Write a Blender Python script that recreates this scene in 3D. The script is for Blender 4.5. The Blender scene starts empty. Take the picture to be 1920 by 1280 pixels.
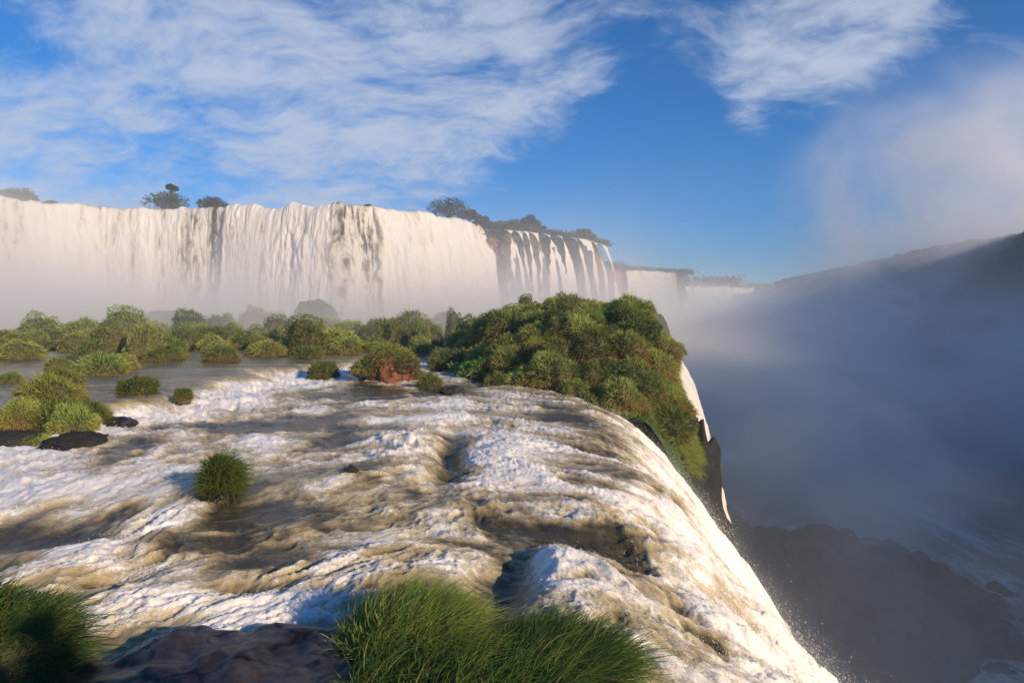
import bpy, math, random
import numpy as np
from mathutils import Vector

SC = bpy.context.scene
COL = SC.collection
R = math.radians

# ------------------------------------------------------------------ camera, sky, sun, exposure
CAMZ, FOC, PITCH = 5.0, 1144.0, R(3.25)
cam_d = bpy.data.cameras.new('camera'); cam = bpy.data.objects.new('camera', cam_d); COL.objects.link(cam)
cam_d.sensor_width = 36.0; cam_d.lens = 36.0 * FOC / 1920.0
cam_d.clip_start = 0.1; cam_d.clip_end = 6000
cam.location = (0, 0, CAMZ); cam.rotation_euler = (R(90) - PITCH, 0, 0)
SC.camera = cam
SUN_EL, SUN_AZ = R(19.5), R(131)                # azimuth from +Y towards +X
TO_SUN = Vector((math.sin(SUN_AZ) * math.cos(SUN_EL), math.cos(SUN_AZ) * math.cos(SUN_EL), math.sin(SUN_EL)))
sun_d = bpy.data.lights.new('sun', 'SUN'); sun_d.energy = 5.0; sun_d.angle = R(0.53); sun_d.color = (1.0, 0.77, 0.53)
sun = bpy.data.objects.new('sun', sun_d); COL.objects.link(sun)
sun.rotation_euler = (-TO_SUN).to_track_quat('-Z', 'Y').to_euler(); sun.location = (60, -60, 80)
SC.view_settings.view_transform = 'Standard'; SC.view_settings.look = 'None'
SC.view_settings.exposure = 0.40; SC.view_settings.gamma = 1.0
SC.cycles.use_denoising = True
SC.cycles.volume_bounces = 3; SC.cycles.max_bounces = 6; SC.cycles.diffuse_bounces = 3
SC.cycles.transparent_max_bounces = 12; SC.cycles.volume_max_steps = 128
SC.cycles.caustics_reflective = False; SC.cycles.caustics_refractive = False
SC.cycles.sample_clamp_indirect = 4.0

def cdir(px, py):                                # world direction of a pixel of the photograph
    cx, cy = (px - 960) / FOC, (640 - py) / FOC
    c, s = math.cos(PITCH), math.sin(PITCH)
    return Vector((cx, c + cy * s, cy * c - s))
def G(px, py, z):                                # where that pixel's ray meets the level z
    d = cdir(px, py); t = (z - CAMZ) / d.z
    return Vector((d.x * t, d.y * t, z))
def P(px, py, Y):                                # where it is at distance Y
    d = cdir(px, py); t = Y / d.y
    return Vector((d.x * t, Y, CAMZ + d.z * t))

# ------------------------------------------------------------------ node helper
class NT:
    def __init__(s, tree): s.t = tree; s.n = tree.nodes; s.l = tree.links
    def add(s, ty, ins=None, **props):
        n = s.n.new(ty)
        for k, v in props.items(): setattr(n, k, v)
        for k, v in (ins or {}).items(): s.set(n.inputs[k], v)
        return n
    def set(s, sock, v):
        if isinstance(v, bpy.types.NodeSocket): s.l.new(v, sock)
        elif isinstance(v, bpy.types.Node): s.l.new(v.outputs[0], sock)
        else: sock.default_value = v
    def math(s, op, a, b=0.0, c=0.0, clamp=False):
        return s.add('ShaderNodeMath', {0: a, 1: b, 2: c}, operation=op, use_clamp=clamp).outputs[0]
    def vm(s, op, a, b=(0, 0, 0)):
        n = s.add('ShaderNodeVectorMath', {0: a, 1: b}, operation=op)
        return n.outputs['Value'] if op in ('LENGTH', 'DISTANCE', 'DOT_PRODUCT') else n.outputs[0]
    def scale(s, a, f):
        n = s.add('ShaderNodeVectorMath', {0: a}, operation='SCALE'); s.set(n.inputs['Scale'], f); return n.outputs[0]
    def mr(s, v, a, b, c=0.0, d=1.0, smooth=True):
        n = s.add('ShaderNodeMapRange', {'Value': v, 'From Min': a, 'From Max': b, 'To Min': c, 'To Max': d})
        if smooth: n.interpolation_type = 'SMOOTHSTEP'
        return n.outputs[0]
    def mix(s, f, a, b, blend='MIX'):
        n = s.n.new('ShaderNodeMix'); n.data_type = 'RGBA'; n.blend_type = blend
        s.set(n.inputs[0], f); s.set(n.inputs[6], a if not isinstance(a, tuple) else (*a, 1)[:4]); s.set(n.inputs[7], b if not isinstance(b, tuple) else (*b, 1)[:4])
        return n.outputs[2]
    def noise(s, vec, scale, detail=4.0, rough=0.55, dist=0.0, ty=None, col=False):
        n = s.add('ShaderNodeTexNoise', {'Vector': vec, 'Scale': scale, 'Detail': detail, 'Roughness': rough, 'Distortion': dist})
        if ty: n.noise_type = ty
        return n.outputs['Color' if col else 'Fac']
    def ramp(s, f, stops, interp='LINEAR'):
        n = s.add('ShaderNodeValToRGB', {0: f}); cr = n.color_ramp; cr.interpolation = interp
        while len(cr.elements) < len(stops): cr.elements.new(0.5)
        for e, (p, c) in zip(cr.elements, stops): e.position = p; e.color = (*c, 1)[:4]
        return n.outputs[0]

# ------------------------------------------------------------------ world: clear deep sky with cirrus
w = bpy.data.worlds.new('World'); SC.world = w; w.use_nodes = True
t = NT(w.node_tree); t.n.clear()
sky = t.add('ShaderNodeTexSky', sky_type='NISHITA', sun_disc=False, sun_elevation=SUN_EL, sun_rotation=SUN_AZ,
            altitude=200.0, air_density=1.0, dust_density=0.6, ozone_density=3.0)
gen = t.add('ShaderNodeTexCoord').outputs['Generated']
sep = t.add('ShaderNodeSeparateXYZ', {0: gen})
zz = t.math('ADD', t.math('MAXIMUM', sep.outputs[2], 0.0), 0.36)
pl = t.add('ShaderNodeCombineXYZ', {0: t.math('DIVIDE', sep.outputs[0], zz), 1: t.math('DIVIDE', sep.outputs[1], zz), 2: 0.0}).outputs[0]
warp = t.noise(pl, 2.0, 4, 0.55, col=True)
plw = t.vm('ADD', pl, t.scale(t.vm('SUBTRACT', warp, (0.5, 0.5, 0.5)), 0.34))
rotm = t.add('ShaderNodeMapping', {'Vector': plw, 'Rotation': (0, 0, R(32)), 'Scale': (0.8, 1.45, 1)}).outputs[0]
wis = t.noise(rotm, 3.6, 10, 0.66, 0.0)
fine = t.noise(t.add('ShaderNodeMapping', {'Vector': plw, 'Rotation': (0, 0, R(38)), 'Scale': (1.0, 1.9, 1)}).outputs[0], 11.0, 7, 0.65, 0.0)
big = t.noise(pl, 1.0, 2, 0.5)
gw = t.vm('ADD', gen, t.scale(t.vm('SUBTRACT', t.noise(gen, 3.0, 4, 0.55, col=True), (0.5, 0.5, 0.5)), 0.22))
bias = None
for (px, py, rad, amt) in CLOUDS if 'CLOUDS' in globals() else [
        (60, 210, .30, .45), (330, 190, .28, .58), (620, 190, .26, .55), (850, 230, .16, .55), (700, 40, .26, .50), (1000, 60, .20, .50),
        (420, 20, .22, .35), (1450, 75, .15, .50), (1560, 30, .14, .45), (1680, 0, .10, .3), (1190, 60, .12, .32), (1420, 220, .07, .35), (1050, 185, .10, .42), (120, 330, .18, .30),
        (1150, 300, .24, -.45), (1250, 420, .3, -.45), (450, 360, .16, -.35), (60, 40, .10, -.45), (900, 340, .2, -.3)]:
    c = cdir(px, py).normalized()
    g = t.mr(t.vm('DISTANCE', gw, tuple(c)), rad * 1.25, 0.0, 0.0, amt)
    bias = g if bias is None else t.math('ADD', bias, g)
dens = t.math('ADD', t.math('ADD', t.math('MULTIPLY', wis, 1.35), t.math('MULTIPLY', fine, 0.42)), t.math('MULTIPLY', t.math('MINIMUM', bias, 0.62), 0.62))
dens = t.math('ADD', dens, t.math('MULTIPLY', t.math('SUBTRACT', big, 0.5), 0.4))
cl = t.mr(dens, 0.93, 1.48, 0.0, 0.90)
cl = t.math('MULTIPLY', cl, t.mr(sep.outputs[2], 0.0, 0.12))
skyc = t.mix(1.0, sky.outputs[0], (0.11, 0.53, 0.92), 'MULTIPLY')
cloudc = (3.7, 4.15, 5.1)
out = t.mix(cl, skyc, cloudc)
bg = t.add('ShaderNodeBackground', {'Color': out, 'Strength': 0.11})
t.add('ShaderNodeOutputWorld', {'Surface': bg.outputs[0]})

# ------------------------------------------------------------------ numpy noise
_rs = np.random.RandomState(7)
_perm = np.concatenate([_rs.permutation(256)] * 3)
_g3 = _rs.normal(size=(256, 3)).astype(np.float32); _g3 /= np.linalg.norm(_g3, axis=1)[:, None]
def pn(x, y, z=0.0):                              # gradient noise, about -1..1
    x, y, z = np.broadcast_arrays(np.asarray(x, np.float32), np.asarray(y, np.float32), np.asarray(z, np.float32))
    xi, yi, zi = np.floor(x), np.floor(y), np.floor(z)
    xf, yf, zf = x - xi, y - yi, z - zi
    xi = xi.astype(np.int32) & 255; yi = yi.astype(np.int32) & 255; zi = zi.astype(np.int32) & 255
    u, v, w_ = xf ** 3 * (xf * (xf * 6 - 15) + 10), yf ** 3 * (yf * (yf * 6 - 15) + 10), zf ** 3 * (zf * (zf * 6 - 15) + 10)
    def c(a, b, d):
        h = _perm[_perm[_perm[xi + a] + yi + b] + zi + d]; g = _g3[h]
        return g[..., 0] * (xf - a) + g[..., 1] * (yf - b) + g[..., 2] * (zf - d)
    def l(a, b, k): return a + (b - a) * k
    r = l(l(l(c(0, 0, 0), c(1, 0, 0), u), l(c(0, 1, 0), c(1, 1, 0), u), v), l(l(c(0, 0, 1), c(1, 0, 1), u), l(c(0, 1, 1), c(1, 1, 1), u), v), w_)
    return r * 1.5
def fbm(x, y, z=0.0, o=4, lac=2.03, gain=0.5):
    s, a, f = 0.0, 1.0, 1.0
    for k in range(o): s = s + a * pn(x * f + 17.3 * k, y * f - 9.1 * k, z * f + 5.7 * k); a *= gain; f *= lac
    return s
def billow(x, y, z=0.0, o=3, gain=0.5):
    s, a, f = 0.0, 1.0, 1.0
    for k in range(o): s = s + a * (np.abs(pn(x * f + 31.7 * k, y * f + 11.9 * k, z * f)) * 2 - 0.6); a *= gain; f *= 2.1
    return s
def ridged(x, y, z=0.0, o=3, gain=0.5):
    s, a, f = 0.0, 1.0, 1.0
    for k in range(o): s = s + a * (0.5 - 1.9 * np.abs(pn(x * f + 31.7 * k, y * f + 11.9 * k, z * f))); a *= gain; f *= 2.1
    return s
def sst(a, b, x): k = np.clip((x - a) / (b - a), 0, 1); return k * k * (3 - 2 * k)

# ------------------------------------------------------------------ object helpers
def tag(o, label=None, cat=None, group=None, kind=None):
    if label: o['label'] = label
    if cat: o['category'] = cat
    if group: o['group'] = group
    if kind: o['kind'] = kind
    return o
def link(name, me, parent=None, mat=None):
    o = bpy.data.objects.new(name, me); COL.objects.link(o)
    if parent: o.parent = parent
    if mat and not me.materials: me.materials.append(mat)
    return o
def empty(name, loc, rz=0.0):
    o = bpy.data.objects.new(name, None); COL.objects.link(o); o.location = loc; o.rotation_euler = (0, 0, rz); o.empty_display_size = 0.3
    return o
def mesh_np(name, verts, faces, smooth=True, attrs=None):   # faces: (n,3) or (n,4) int array
    me = bpy.data.meshes.new(name)
    verts = np.ascontiguousarray(verts, np.float32); faces = np.ascontiguousarray(faces, np.int32)
    me.vertices.add(len(verts)); me.vertices.foreach_set('co', verts.ravel())
    k = faces.shape[1]; me.loops.add(faces.size); me.loops.foreach_set('vertex_index', faces.ravel())
    me.polygons.add(len(faces)); me.polygons.foreach_set('loop_start', np.arange(0, faces.size, k, dtype=np.int32))
    me.polygons.foreach_set('loop_total', np.full(len(faces), k, np.int32))
    me.polygons.foreach_set('use_smooth', np.full(len(faces), smooth, bool))
    for an, av in (attrs or {}).items():
        av = np.ascontiguousarray(av, np.float32)
        if av.ndim == 1: a = me.attributes.new(an, 'FLOAT', 'POINT'); a.data.foreach_set('value', av)
        else: a = me.attributes.new(an, 'FLOAT_VECTOR', 'POINT'); a.data.foreach_set('vector', av.ravel())
    me.update(calc_edges=True); me.validate()
    return me
def grid_faces(nu, nv, keep=None):               # verts index = i*nv+j
    i, j = np.meshgrid(np.arange(nu - 1), np.arange(nv - 1), indexing='ij')
    a = (i * nv + j).ravel(); f = np.stack([a, a + nv, a + nv + 1, a + 1], 1)
    return f if keep is None else f[keep.ravel()]
def drop_unused(verts, faces, attrs):
    u = np.unique(faces); m = np.full(len(verts), -1); m[u] = np.arange(len(u))
    return verts[u], m[faces], {k: v[u] for k, v in attrs.items()}
def spow(v, p): return np.sign(v) * np.abs(v) ** p

# ------------------------------------------------------------------ materials
def mat(name):
    m = bpy.data.materials.new(name); m.use_nodes = True; nt = NT(m.node_tree); nt.n.clear()
    return m, nt
def attr(t, n, out='Fac'): return t.add('ShaderNodeAttribute', attribute_name=n).outputs[out]
def pos(t): return t.add('ShaderNodeNewGeometry').outputs['Position']
def out_s(t, s, v=None):
    o = t.n.new('ShaderNodeOutputMaterial')
    if s is not None: t.set(o.inputs['Surface'], s)
    if v is not None: t.set(o.inputs['Volume'], v)

def m_river():
    m, t = mat('river_water')
    f = attr(t, 'foam'); fl = attr(t, 'flow', 'Vector')
    def wob(v_, sc, amt, det=3): return t.vm('ADD', v_, t.scale(t.vm('SUBTRACT', t.noise(v_, sc, det, 0.6, col=True), (.5, .5, .5)), amt))
    wv = wob(fl, 1.3, 0.6)
    st = wob(t.add('ShaderNodeMapping', {'Vector': wv, 'Scale': (0.6, 1.35, 0.9)}).outputs[0], 2.8, 0.36)
    n1 = t.noise(st, 2.0, 8, 0.62)
    def lace(sc, wd): return t.mr(t.math('ABSOLUTE', t.math('SUBTRACT', t.noise(st, sc, 5, 0.62, 0.5), 0.5)), wd, 0.0, 0.0, 1.0)
    l1, l2 = lace(3.6, .05), lace(8.5, .045)
    n2 = t.noise(wv, 13.0, 6, 0.7)
    c1 = t.math('SUBTRACT', n1, 0.5); c2 = t.math('SUBTRACT', n2, 0.5)
    n5 = t.noise(wob(fl, 4.0, 0.25), 5.5, 6, 0.72); c1 = t.math('ADD', t.math('MULTIPLY', c1, 0.8), t.math('MULTIPLY', t.math('SUBTRACT', n5, 0.5), 0.45))
    bv = t.math('ADD', f, t.math('MULTIPLY', c1, 0.65))
    body = t.ramp(bv, [(0.0, (0.055, 0.048, 0.030)), (0.16, (0.14, 0.115, 0.060)), (0.36, (0.38, 0.31, 0.175)), (0.58, (0.60, 0.52, 0.345)), (0.85, (0.72, 0.66, 0.52))])
    fv = t.math('ADD', t.math('ADD', f, t.math('MULTIPLY', c1, 1.25)), t.math('MULTIPLY', c2, 0.55))
    fv = t.math('ADD', fv, t.math('MULTIPLY', t.math('ADD', l1, t.math('MULTIPLY', l2, 0.8)), t.mr(f, 0.02, 0.5, 0.05, 0.20)))
    fm = t.mr(fv, 0.50, 0.90)
    col = t.mix(fm, body, (0.86, 0.835, 0.79))
    rough = t.mr(fm, 0.0, 1.0, 0.14, 0.6)
    h = t.math('ADD', t.math('MULTIPLY', c2, t.mr(fm, 0, 1, 0.10, 0.32)), t.math('ADD', t.math('MULTIPLY', c1, 0.6), t.math('MULTIPLY', fm, 0.25)))
    bmp = t.add('ShaderNodeBump', {'Height': h, 'Strength': 0.85, 'Distance': 0.10})
    b = t.add('ShaderNodeBsdfPrincipled', {'Base Color': col, 'Roughness': rough, 'IOR': 1.33, 'Normal': bmp.outputs[0]})
    b.inputs['Specular IOR Level'].default_value = 0.5
    t.set(b.inputs['Subsurface Weight'], t.mr(bv, 0.15, 0.6, 0.2, 0.8)); b.inputs['Subsurface Radius'].default_value = (1.0, 0.85, 0.6); b.inputs['Subsurface Scale'].default_value = 0.09
    out_s(t, b.outputs[0]); return m
def m_fall():
    m, t = mat('falling_water')
    sc = attr(t, 'flow', 'Vector'); d = attr(t, 'dens')
    st = t.add('ShaderNodeMapping', {'Vector': sc, 'Scale': (0.9, 0.16, 1)}).outputs[0]
    n1 = t.noise(st, 1.1, 7, 0.62, 0.3)
    lump = t.noise(t.add('ShaderNodeMapping', {'Vector': sc, 'Scale': (0.8, 0.42, 1)}).outputs[0], 0.75, 6, 0.62, 0.5)
    v = t.math('ADD', t.math('MULTIPLY', n1, 0.6), t.math('MULTIPLY', lump, 0.4))
    dd = t.math('ADD', d, t.math('MULTIPLY', t.math('SUBTRACT', v, 0.5), 2.7))
    col = t.ramp(dd, [(0.15, (0.34, 0.29, 0.20)), (0.38, (0.58, 0.52, 0.41)), (0.60, (0.79, 0.75, 0.66)), (1.0, (0.87, 0.85, 0.80))])
    al = t.mr(dd, 0.12, 0.50)
    bmp = t.add('ShaderNodeBump', {'Height': v, 'Strength': 0.8, 'Distance': 0.8})
    df = t.add('ShaderNodeBsdfDiffuse', {'Color': col, 'Normal': bmp.outputs[0]})
    tl = t.add('ShaderNodeBsdfTranslucent', {'Color': col})
    b = t.add('ShaderNodeMixShader', {0: 0.33, 1: df.outputs[0], 2: tl.outputs[0]})
    tr = t.add('ShaderNodeBsdfTransparent')
    out_s(t, t.add('ShaderNodeMixShader', {0: al, 1: tr.outputs[0], 2: b.outputs[0]}).outputs[0]); return m
def m_rock(name, c1, c2, c3, scale=0.25, strata=0.0, rough=0.85, bump=0.6, moss=None, wet=0.0, crack=0.0):
    m, t = mat(name); p = pos(t)
    n1 = t.noise(p, scale, 8, 0.6, 0.3); n2 = t.noise(p, scale * 7, 6, 0.65)
    z = t.add('ShaderNodeMapping', {'Vector': p, 'Scale': (0.15, 0.15, 1.2)}).outputs[0]
    n3 = t.noise(z, 0.9, 5, 0.6, 0.4)
    v = t.math('ADD', t.math('MULTIPLY', n1, 1 - strata), t.math('MULTIPLY', n3, strata))
    v = t.math('ADD', v, t.math('MULTIPLY', t.math('SUBTRACT', n2, 0.5), 0.35))
    col = t.ramp(v, [(0.3, c1), (0.5, c2), (0.7, c3)])
    if moss:
        nz = t.add('ShaderNodeSeparateXYZ', {0: t.add('ShaderNodeNewGeometry').outputs['Normal']}).outputs[2]
        mm = t.mr(t.math('ADD', t.math('MULTIPLY', t.noise(p, scale * 2.2, 6, 0.65), 1.2), t.math('MULTIPLY', nz, 0.35)), 0.62, 0.78)
        col = t.mix(mm, col, moss)
    h = t.math('ADD', n2, t.math('MULTIPLY', n3, 0.8))
    if crack:
        vo = t.add('ShaderNodeTexVoronoi', {'Vector': t.vm('ADD', p, t.scale(t.noise(p, crack, 4, .6, col=True), .5 / crack)), 'Scale': crack}, feature='DISTANCE_TO_EDGE').outputs['Distance']
        ck = t.mr(vo, 0.0, 0.06, 0.0, 1.0); col = t.mix(ck, tuple(x * .5 for x in c1), col); h = t.math('ADD', h, t.math('MULTIPLY', ck, 0.7))
    bmp = t.add('ShaderNodeBump', {'Height': h, 'Strength': bump, 'Distance': 0.06 / scale * 0.25})
    b = t.add('ShaderNodeBsdfPrincipled', {'Base Color': col, 'Roughness': rough, 'Normal': bmp.outputs[0]})
    b.inputs['Specular IOR Level'].default_value = 0.25 + wet
    out_s(t, b.outputs[0]); return m
def m_leaf(name, g1, g2, dead, tr=0.42):
    m, t = mat(name)
    ti = attr(t, 'tint'); rnd = t.add('ShaderNodeObjectInfo').outputs['Random']; sh = attr(t, 'shade')
    g = t.mix(t.math('ADD', t.math('MULTIPLY', sh, 0.75), t.math('MULTIPLY', rnd, 0.25)), g1, g2)
    col = t.mix(ti, g, dead)
    hsv = t.add('ShaderNodeHueSaturation', {'Hue': t.mr(t.math('FRACT', t.math('MULTIPLY', rnd, 7.3)), 0, 1, 0.470, 0.512, False), 'Saturation': 1.0, 'Value': t.mr(rnd, 0, 1, 0.62, 1.3, False), 'Color': col})
    b = t.add('ShaderNodeBsdfPrincipled', {'Base Color': hsv.outputs[0], 'Roughness': 0.55})
    b.inputs['Specular IOR Level'].default_value = 0.3
    tl = t.add('ShaderNodeBsdfTranslucent', {'Color': hsv.outputs[0]})
    out_s(t, t.add('ShaderNodeMixShader', {0: tr, 1: b.outputs[0], 2: tl.outputs[0]}).outputs[0]); return m
def m_plain(name, c, rough=0.8):
    m, t = mat(name); p = pos(t)
    col = t.mix(t.noise(p, 3.0, 6, 0.65), tuple(x * 0.6 for x in c), tuple(x * 1.4 for x in c))
    b = t.add('ShaderNodeBsdfPrincipled', {'Base Color': col, 'Roughness': rough}); out_s(t, b.outputs[0]); return m

M_RIVER = m_river(); M_FALL = m_fall()
M_CLIFF = m_rock('red_cliff_rock', (0.10, 0.055, 0.036), (0.30, 0.125, 0.070), (0.44, 0.21, 0.125), 0.16, 0.5, moss=(0.07, 0.075, 0.028))
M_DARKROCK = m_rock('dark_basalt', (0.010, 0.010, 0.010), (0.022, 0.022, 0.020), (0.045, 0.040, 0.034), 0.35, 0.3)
M_FORE = m_rock('wet_foreground_rock', (0.010, 0.009, 0.009), (0.026, 0.021, 0.019), (0.065, 0.048, 0.036), 2.2, 0.2, 0.38, 1.0, wet=.15, crack=1.1)
M_REDROCK = m_rock('red_boulder', (0.05, 0.02, 0.012), (0.15, 0.06, 0.03), (0.25, 0.115, 0.06), 0.8, 0.3, crack=.8)
M_SOIL = m_rock('islet_soil', (0.02, 0.018, 0.010), (0.035, 0.030, 0.015), (0.06, 0.045, 0.025), 0.5, 0.0, moss=(0.035, 0.05, 0.015))
def m_islet():
    m = m_rock('islet_ground', (0.02, 0.02, 0.010), (0.04, 0.04, 0.016), (0.07, 0.06, 0.028), 0.5, 0.0, moss=(0.045, 0.07, 0.018)); return m
M_ISLET = m_islet()
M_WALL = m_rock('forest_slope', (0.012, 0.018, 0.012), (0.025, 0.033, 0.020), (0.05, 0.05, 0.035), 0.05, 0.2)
M_HEAD = m_rock('mossy_headland', (0.03, 0.035, 0.02), (0.055, 0.06, 0.035), (0.08, 0.075, 0.05), 0.2, 0.2, moss=(0.045, 0.065, 0.025))
M_GRASS = m_leaf('grass_blades', (0.12, 0.165, 0.034), (0.38, 0.44, 0.11), (0.42, 0.21, 0.07))
M_GREEN = m_leaf('lush_blades', (0.080, 0.15, 0.026), (0.28, 0.40, 0.08), (0.38, 0.22, 0.065))
M_FOREG = m_leaf('foreground_blades', (0.050, 0.12, 0.022), (0.20, 0.34, 0.06), (0.36, 0.27, 0.11))
M_TREE = m_leaf('tree_leaves', (0.025, 0.045, 0.012), (0.065, 0.095, 0.025), (0.11, 0.075, 0.03))
M_BARK = m_plain('bark', (0.07, 0.05, 0.035)); M_BIRD = m_plain('black_feathers', (0.012, 0.012, 0.014))
M_MOUND = m_plain('root_mound', (0.075, 0.068, 0.026))
def m_spray():
    m, t = mat('spray_drops')
    b = t.add('ShaderNodeBsdfPrincipled', {'Base Color': (0.88, 0.87, 0.84, 1), 'Roughness': 0.4}); out_s(t, b.outputs[0]); return m
M_SPRAY = m_spray()

# ------------------------------------------------------------------ the ledge river (rapids running over the lip into the gorge)
LIPY = [0, 6, 9, 12, 14, 16, 18, 22, 26, 30, 33, 36, 40]
LIPX = [.3, .4, .6, .9, 1.5, 2.1, 2.4, 2.8, 3.2, 3.3, 2.6, 2.0, 1.8]
LIPK = [.07, .07, .075, .085, .10, .12, .135, .15, .15, .14, .136, .136, .136]
def ell(x, y, px, py, rx, ry, z=0.2):              # soft ellipse centred where that pixel meets the water
    c = G(px, py, z); H = CAMZ - z
    wx = rx * c.y / FOC; wy = ry * c.y * c.y / (FOC * H)
    return np.exp(-(((x - c.x) / wx) ** 2 + ((y - c.y) / wy) ** 2) * 1.1)
PATCH = [  # px, py, rx, ry, foam change, height change
    (500, 787, 170, 15, -.75, -.10), (610, 775, 70, 10, -.5, -.05), (60, 985, 110, 34, -.75, -.25), (330, 915, 120, 32, -.5, .05), (520, 940, 120, 36, -.6, -.12), (560, 885, 80, 22, -.35, .1),
    (640, 815, 45, 16, -.75, -.25), (845, 840, 28, 45, -.7, -.5), (958, 1060, 60, 62, -.75, -.50), (930, 1125, 50, 25, -.5, -.4), (1010, 975, 120, 26, -.5, -.15), (700, 990, 130, 20, -.35, -.1), (905, 930, 130, 20, -.3, .05),
    (760, 828, 75, 38, .12, .45), (700, 765, 60, 24, .1, .3), (850, 755, 80, 22, .3, .15), (700, 730, 120, 16, -.6, 0), (850, 725, 60, 10, -.6, 0), (1080, 770, 70, 20, -.45, 0), (1150, 815, 60, 18, -.3, 0),
    (330, 960, 50, 30, .6, .25), (660, 880, 60, 25, -.3, .2), (480, 1010, 160, 20, -.35, -.1), (310, 1000, 90, 20, -.3, .1), (200, 1100, 110, 25, -.2, 0), (420, 1080, 60, 14, -.55, -.15),
    (420, 1120, 190, 26, .5, .1), (700, 1010, 130, 24, .2, .15), (780, 1060, 150, 34, .22, .25), (560, 870, 60, 24, .35, .1), (180, 900, 220, 36, .45, .1), (150, 1010, 120, 16, .5, .1), (600, 900, 50, 22, .4, .2),
    (1090, 1090, 140, 80, .12, .22), (1015, 1030, 60, 34, .4, .22), (1100, 950, 70, 26, .4, .18), (960, 830, 60, 40, .3, .2), (1000, 850, 90, 40, .2, .1)]
RPATCH = [(1120, 1020, 55, 40), (1195, 1085, 50, 34), (1165, 1050, 34, 30), (1330, 1185, 34, 16), (1235, 1010, 24, 24), (1270, 1130, 40, 14), (1060, 1060, 30, 24), (1090, 1140, 30, 16)]
XS_Y = [0, 10, 20, 28, 38, 45, 50, 56, 62, 140]; XS_X = [-21, -20, -18.5, -18, -17.5, -16, -12, -3, 12, 30]
def river_eval(x, y, detail=True):
    x0 = np.interp(y, LIPY, LIPX); k = np.interp(y, LIPY, LIPK)
    x0 = x0 + 0.6 * pn(y * 0.35, 3.3) + 0.35 * pn(y * 1.1, 8.1)
    dx = np.maximum(0, x - x0)
    base = -k * dx * dx
    xs = np.interp(y, XS_Y, XS_X) + 2.2 * pn(x * 0.0 + y * 0.16, 5.5) + 1.1 * pn(y * 0.5, 1.5) + 0.5 * pn(y * 1.3, x * .3)
    sh = 1 - sst(-0.9, 1.9, x - xs + .5 * pn(x * .8, y * .8, 3.0))
    base = base + sh * (0.62 + .3 * pn(y * .22, 2.0) + 0.006 * np.maximum(0, y - 50)) 
    a = 0.85 * (1 - sst(8, 22, y)) + 0.10
    a = a * (1 - sst(-6, 4, x)) - 0.28 * sst(-6, 4, x) * sst(12, 24, y)
    n = y - a * (x + 4); s = x + 0.35 * y
    wx, wy = fbm(s * 0.22, n * 0.3, 2.2, 2) * 0.9, fbm(s * 0.22, n * 0.3, 7.7, 2) * 0.7
    s2, n2 = s + wx, n + wy
    s2, n2 = s2 + 0.30 * fbm(s * 0.8, n * 0.9, 11.2, 2), n2 + 0.26 * fbm(s * 0.8, n * 0.9, 15.7, 2)
    T = np.clip(0.78 + 0.5 * fbm(s2 * 0.16, n2 * 0.26, 1.0, 2), 0.15, 1.25)
    foam = 0.44 + 0.50 * fbm(s2 * 0.38, n2 * 0.58, 4.0, 4)
    dh = 0.0
    for (px, py, rx, ry, df, hh) in PATCH:
        e = ell(x + wx * 0.5, y + wy * 0.5, px, py, rx, ry); foam = foam + df * e; dh = dh + .9 * hh * e
        if df < -.3: T = T * (1 - 0.6 * e)
    stepf = np.exp(-((x - xs - 2.4) / 2.2) ** 2) * (1 - sst(58, 64, y))
    foam = foam + 0.55 * stepf; T = T + 0.5 * stepf
    fall = sst(0.5, 4.0, dx)
    near = 1 - sst(13, 18, y)
    foam = foam * (1 - fall) + fall * (0.86 + 0.30 * fbm(s * 0.22, y * 1.1, 9.0, 3) - near * 0.12)
    foam = foam * (1 - sh) + sh * (0.13 + 0.26 * fbm(s * 0.12, n * 0.7, 6.0, 3) + 0.0)
    T = T * (1 - sh) + 0.16 * sh
    big = 0.24 * fbm(s2 * 0.62, n2 * 0.85, 0.5, 2)
    mid = 0.13 * ridged(s2 * 1.0, n2 * 1.45, 3.0, 4, 0.52)
    fin = 0.0
    if detail:
        fin = 0.066 * ridged(s2 * 2.8, n2 * 3.9, 5.0, 4, 0.66)
    fold = -fall * (0.9 * np.abs(pn(y * 0.42, x * 0.03, 4.4)) + 0.45 * np.abs(pn(y * 1.1, x * 0.06, 1.4))) * np.clip(dx * 0.25, 0, 2.2)
    rock = near * sst(0.2, 1.5, dx) * 0.07 * billow(x * 0.9, y * 0.9, 2.0, 3)
    rel = 0.8 * T * (big + mid + fin * np.clip(foam * 1.6, 0.25, 1.2))
    foam = foam + np.clip((mid + fin + .5 * big) * 1.5, -0.35, 0.35) * (1 - sh)
    rdark = near * sst(1.0, 2.5, dx) * sst(0.25, 0.75, fbm(x * 0.55, y * 0.8, 12.0, 3))
    foam = foam - 0.3 * rdark
    for (px, py, rx, ry) in RPATCH:
        e = ell(x + 0.35 * fbm(x * 1.4, y * 1.4, 3.0, 3), y + 0.35 * fbm(x * 1.4, y * 1.4, 8.0, 3), px, py, rx, ry, -0.5); foam = foam - 0.50 * e; rock = rock - 0.12 * e
    z = base + dh + rel * (1 - (0.35 - 0.35 * near) * fall) + fold + rock
    return z, np.clip(foam, 0, 1.1), s, n, dx, sh, T
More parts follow.
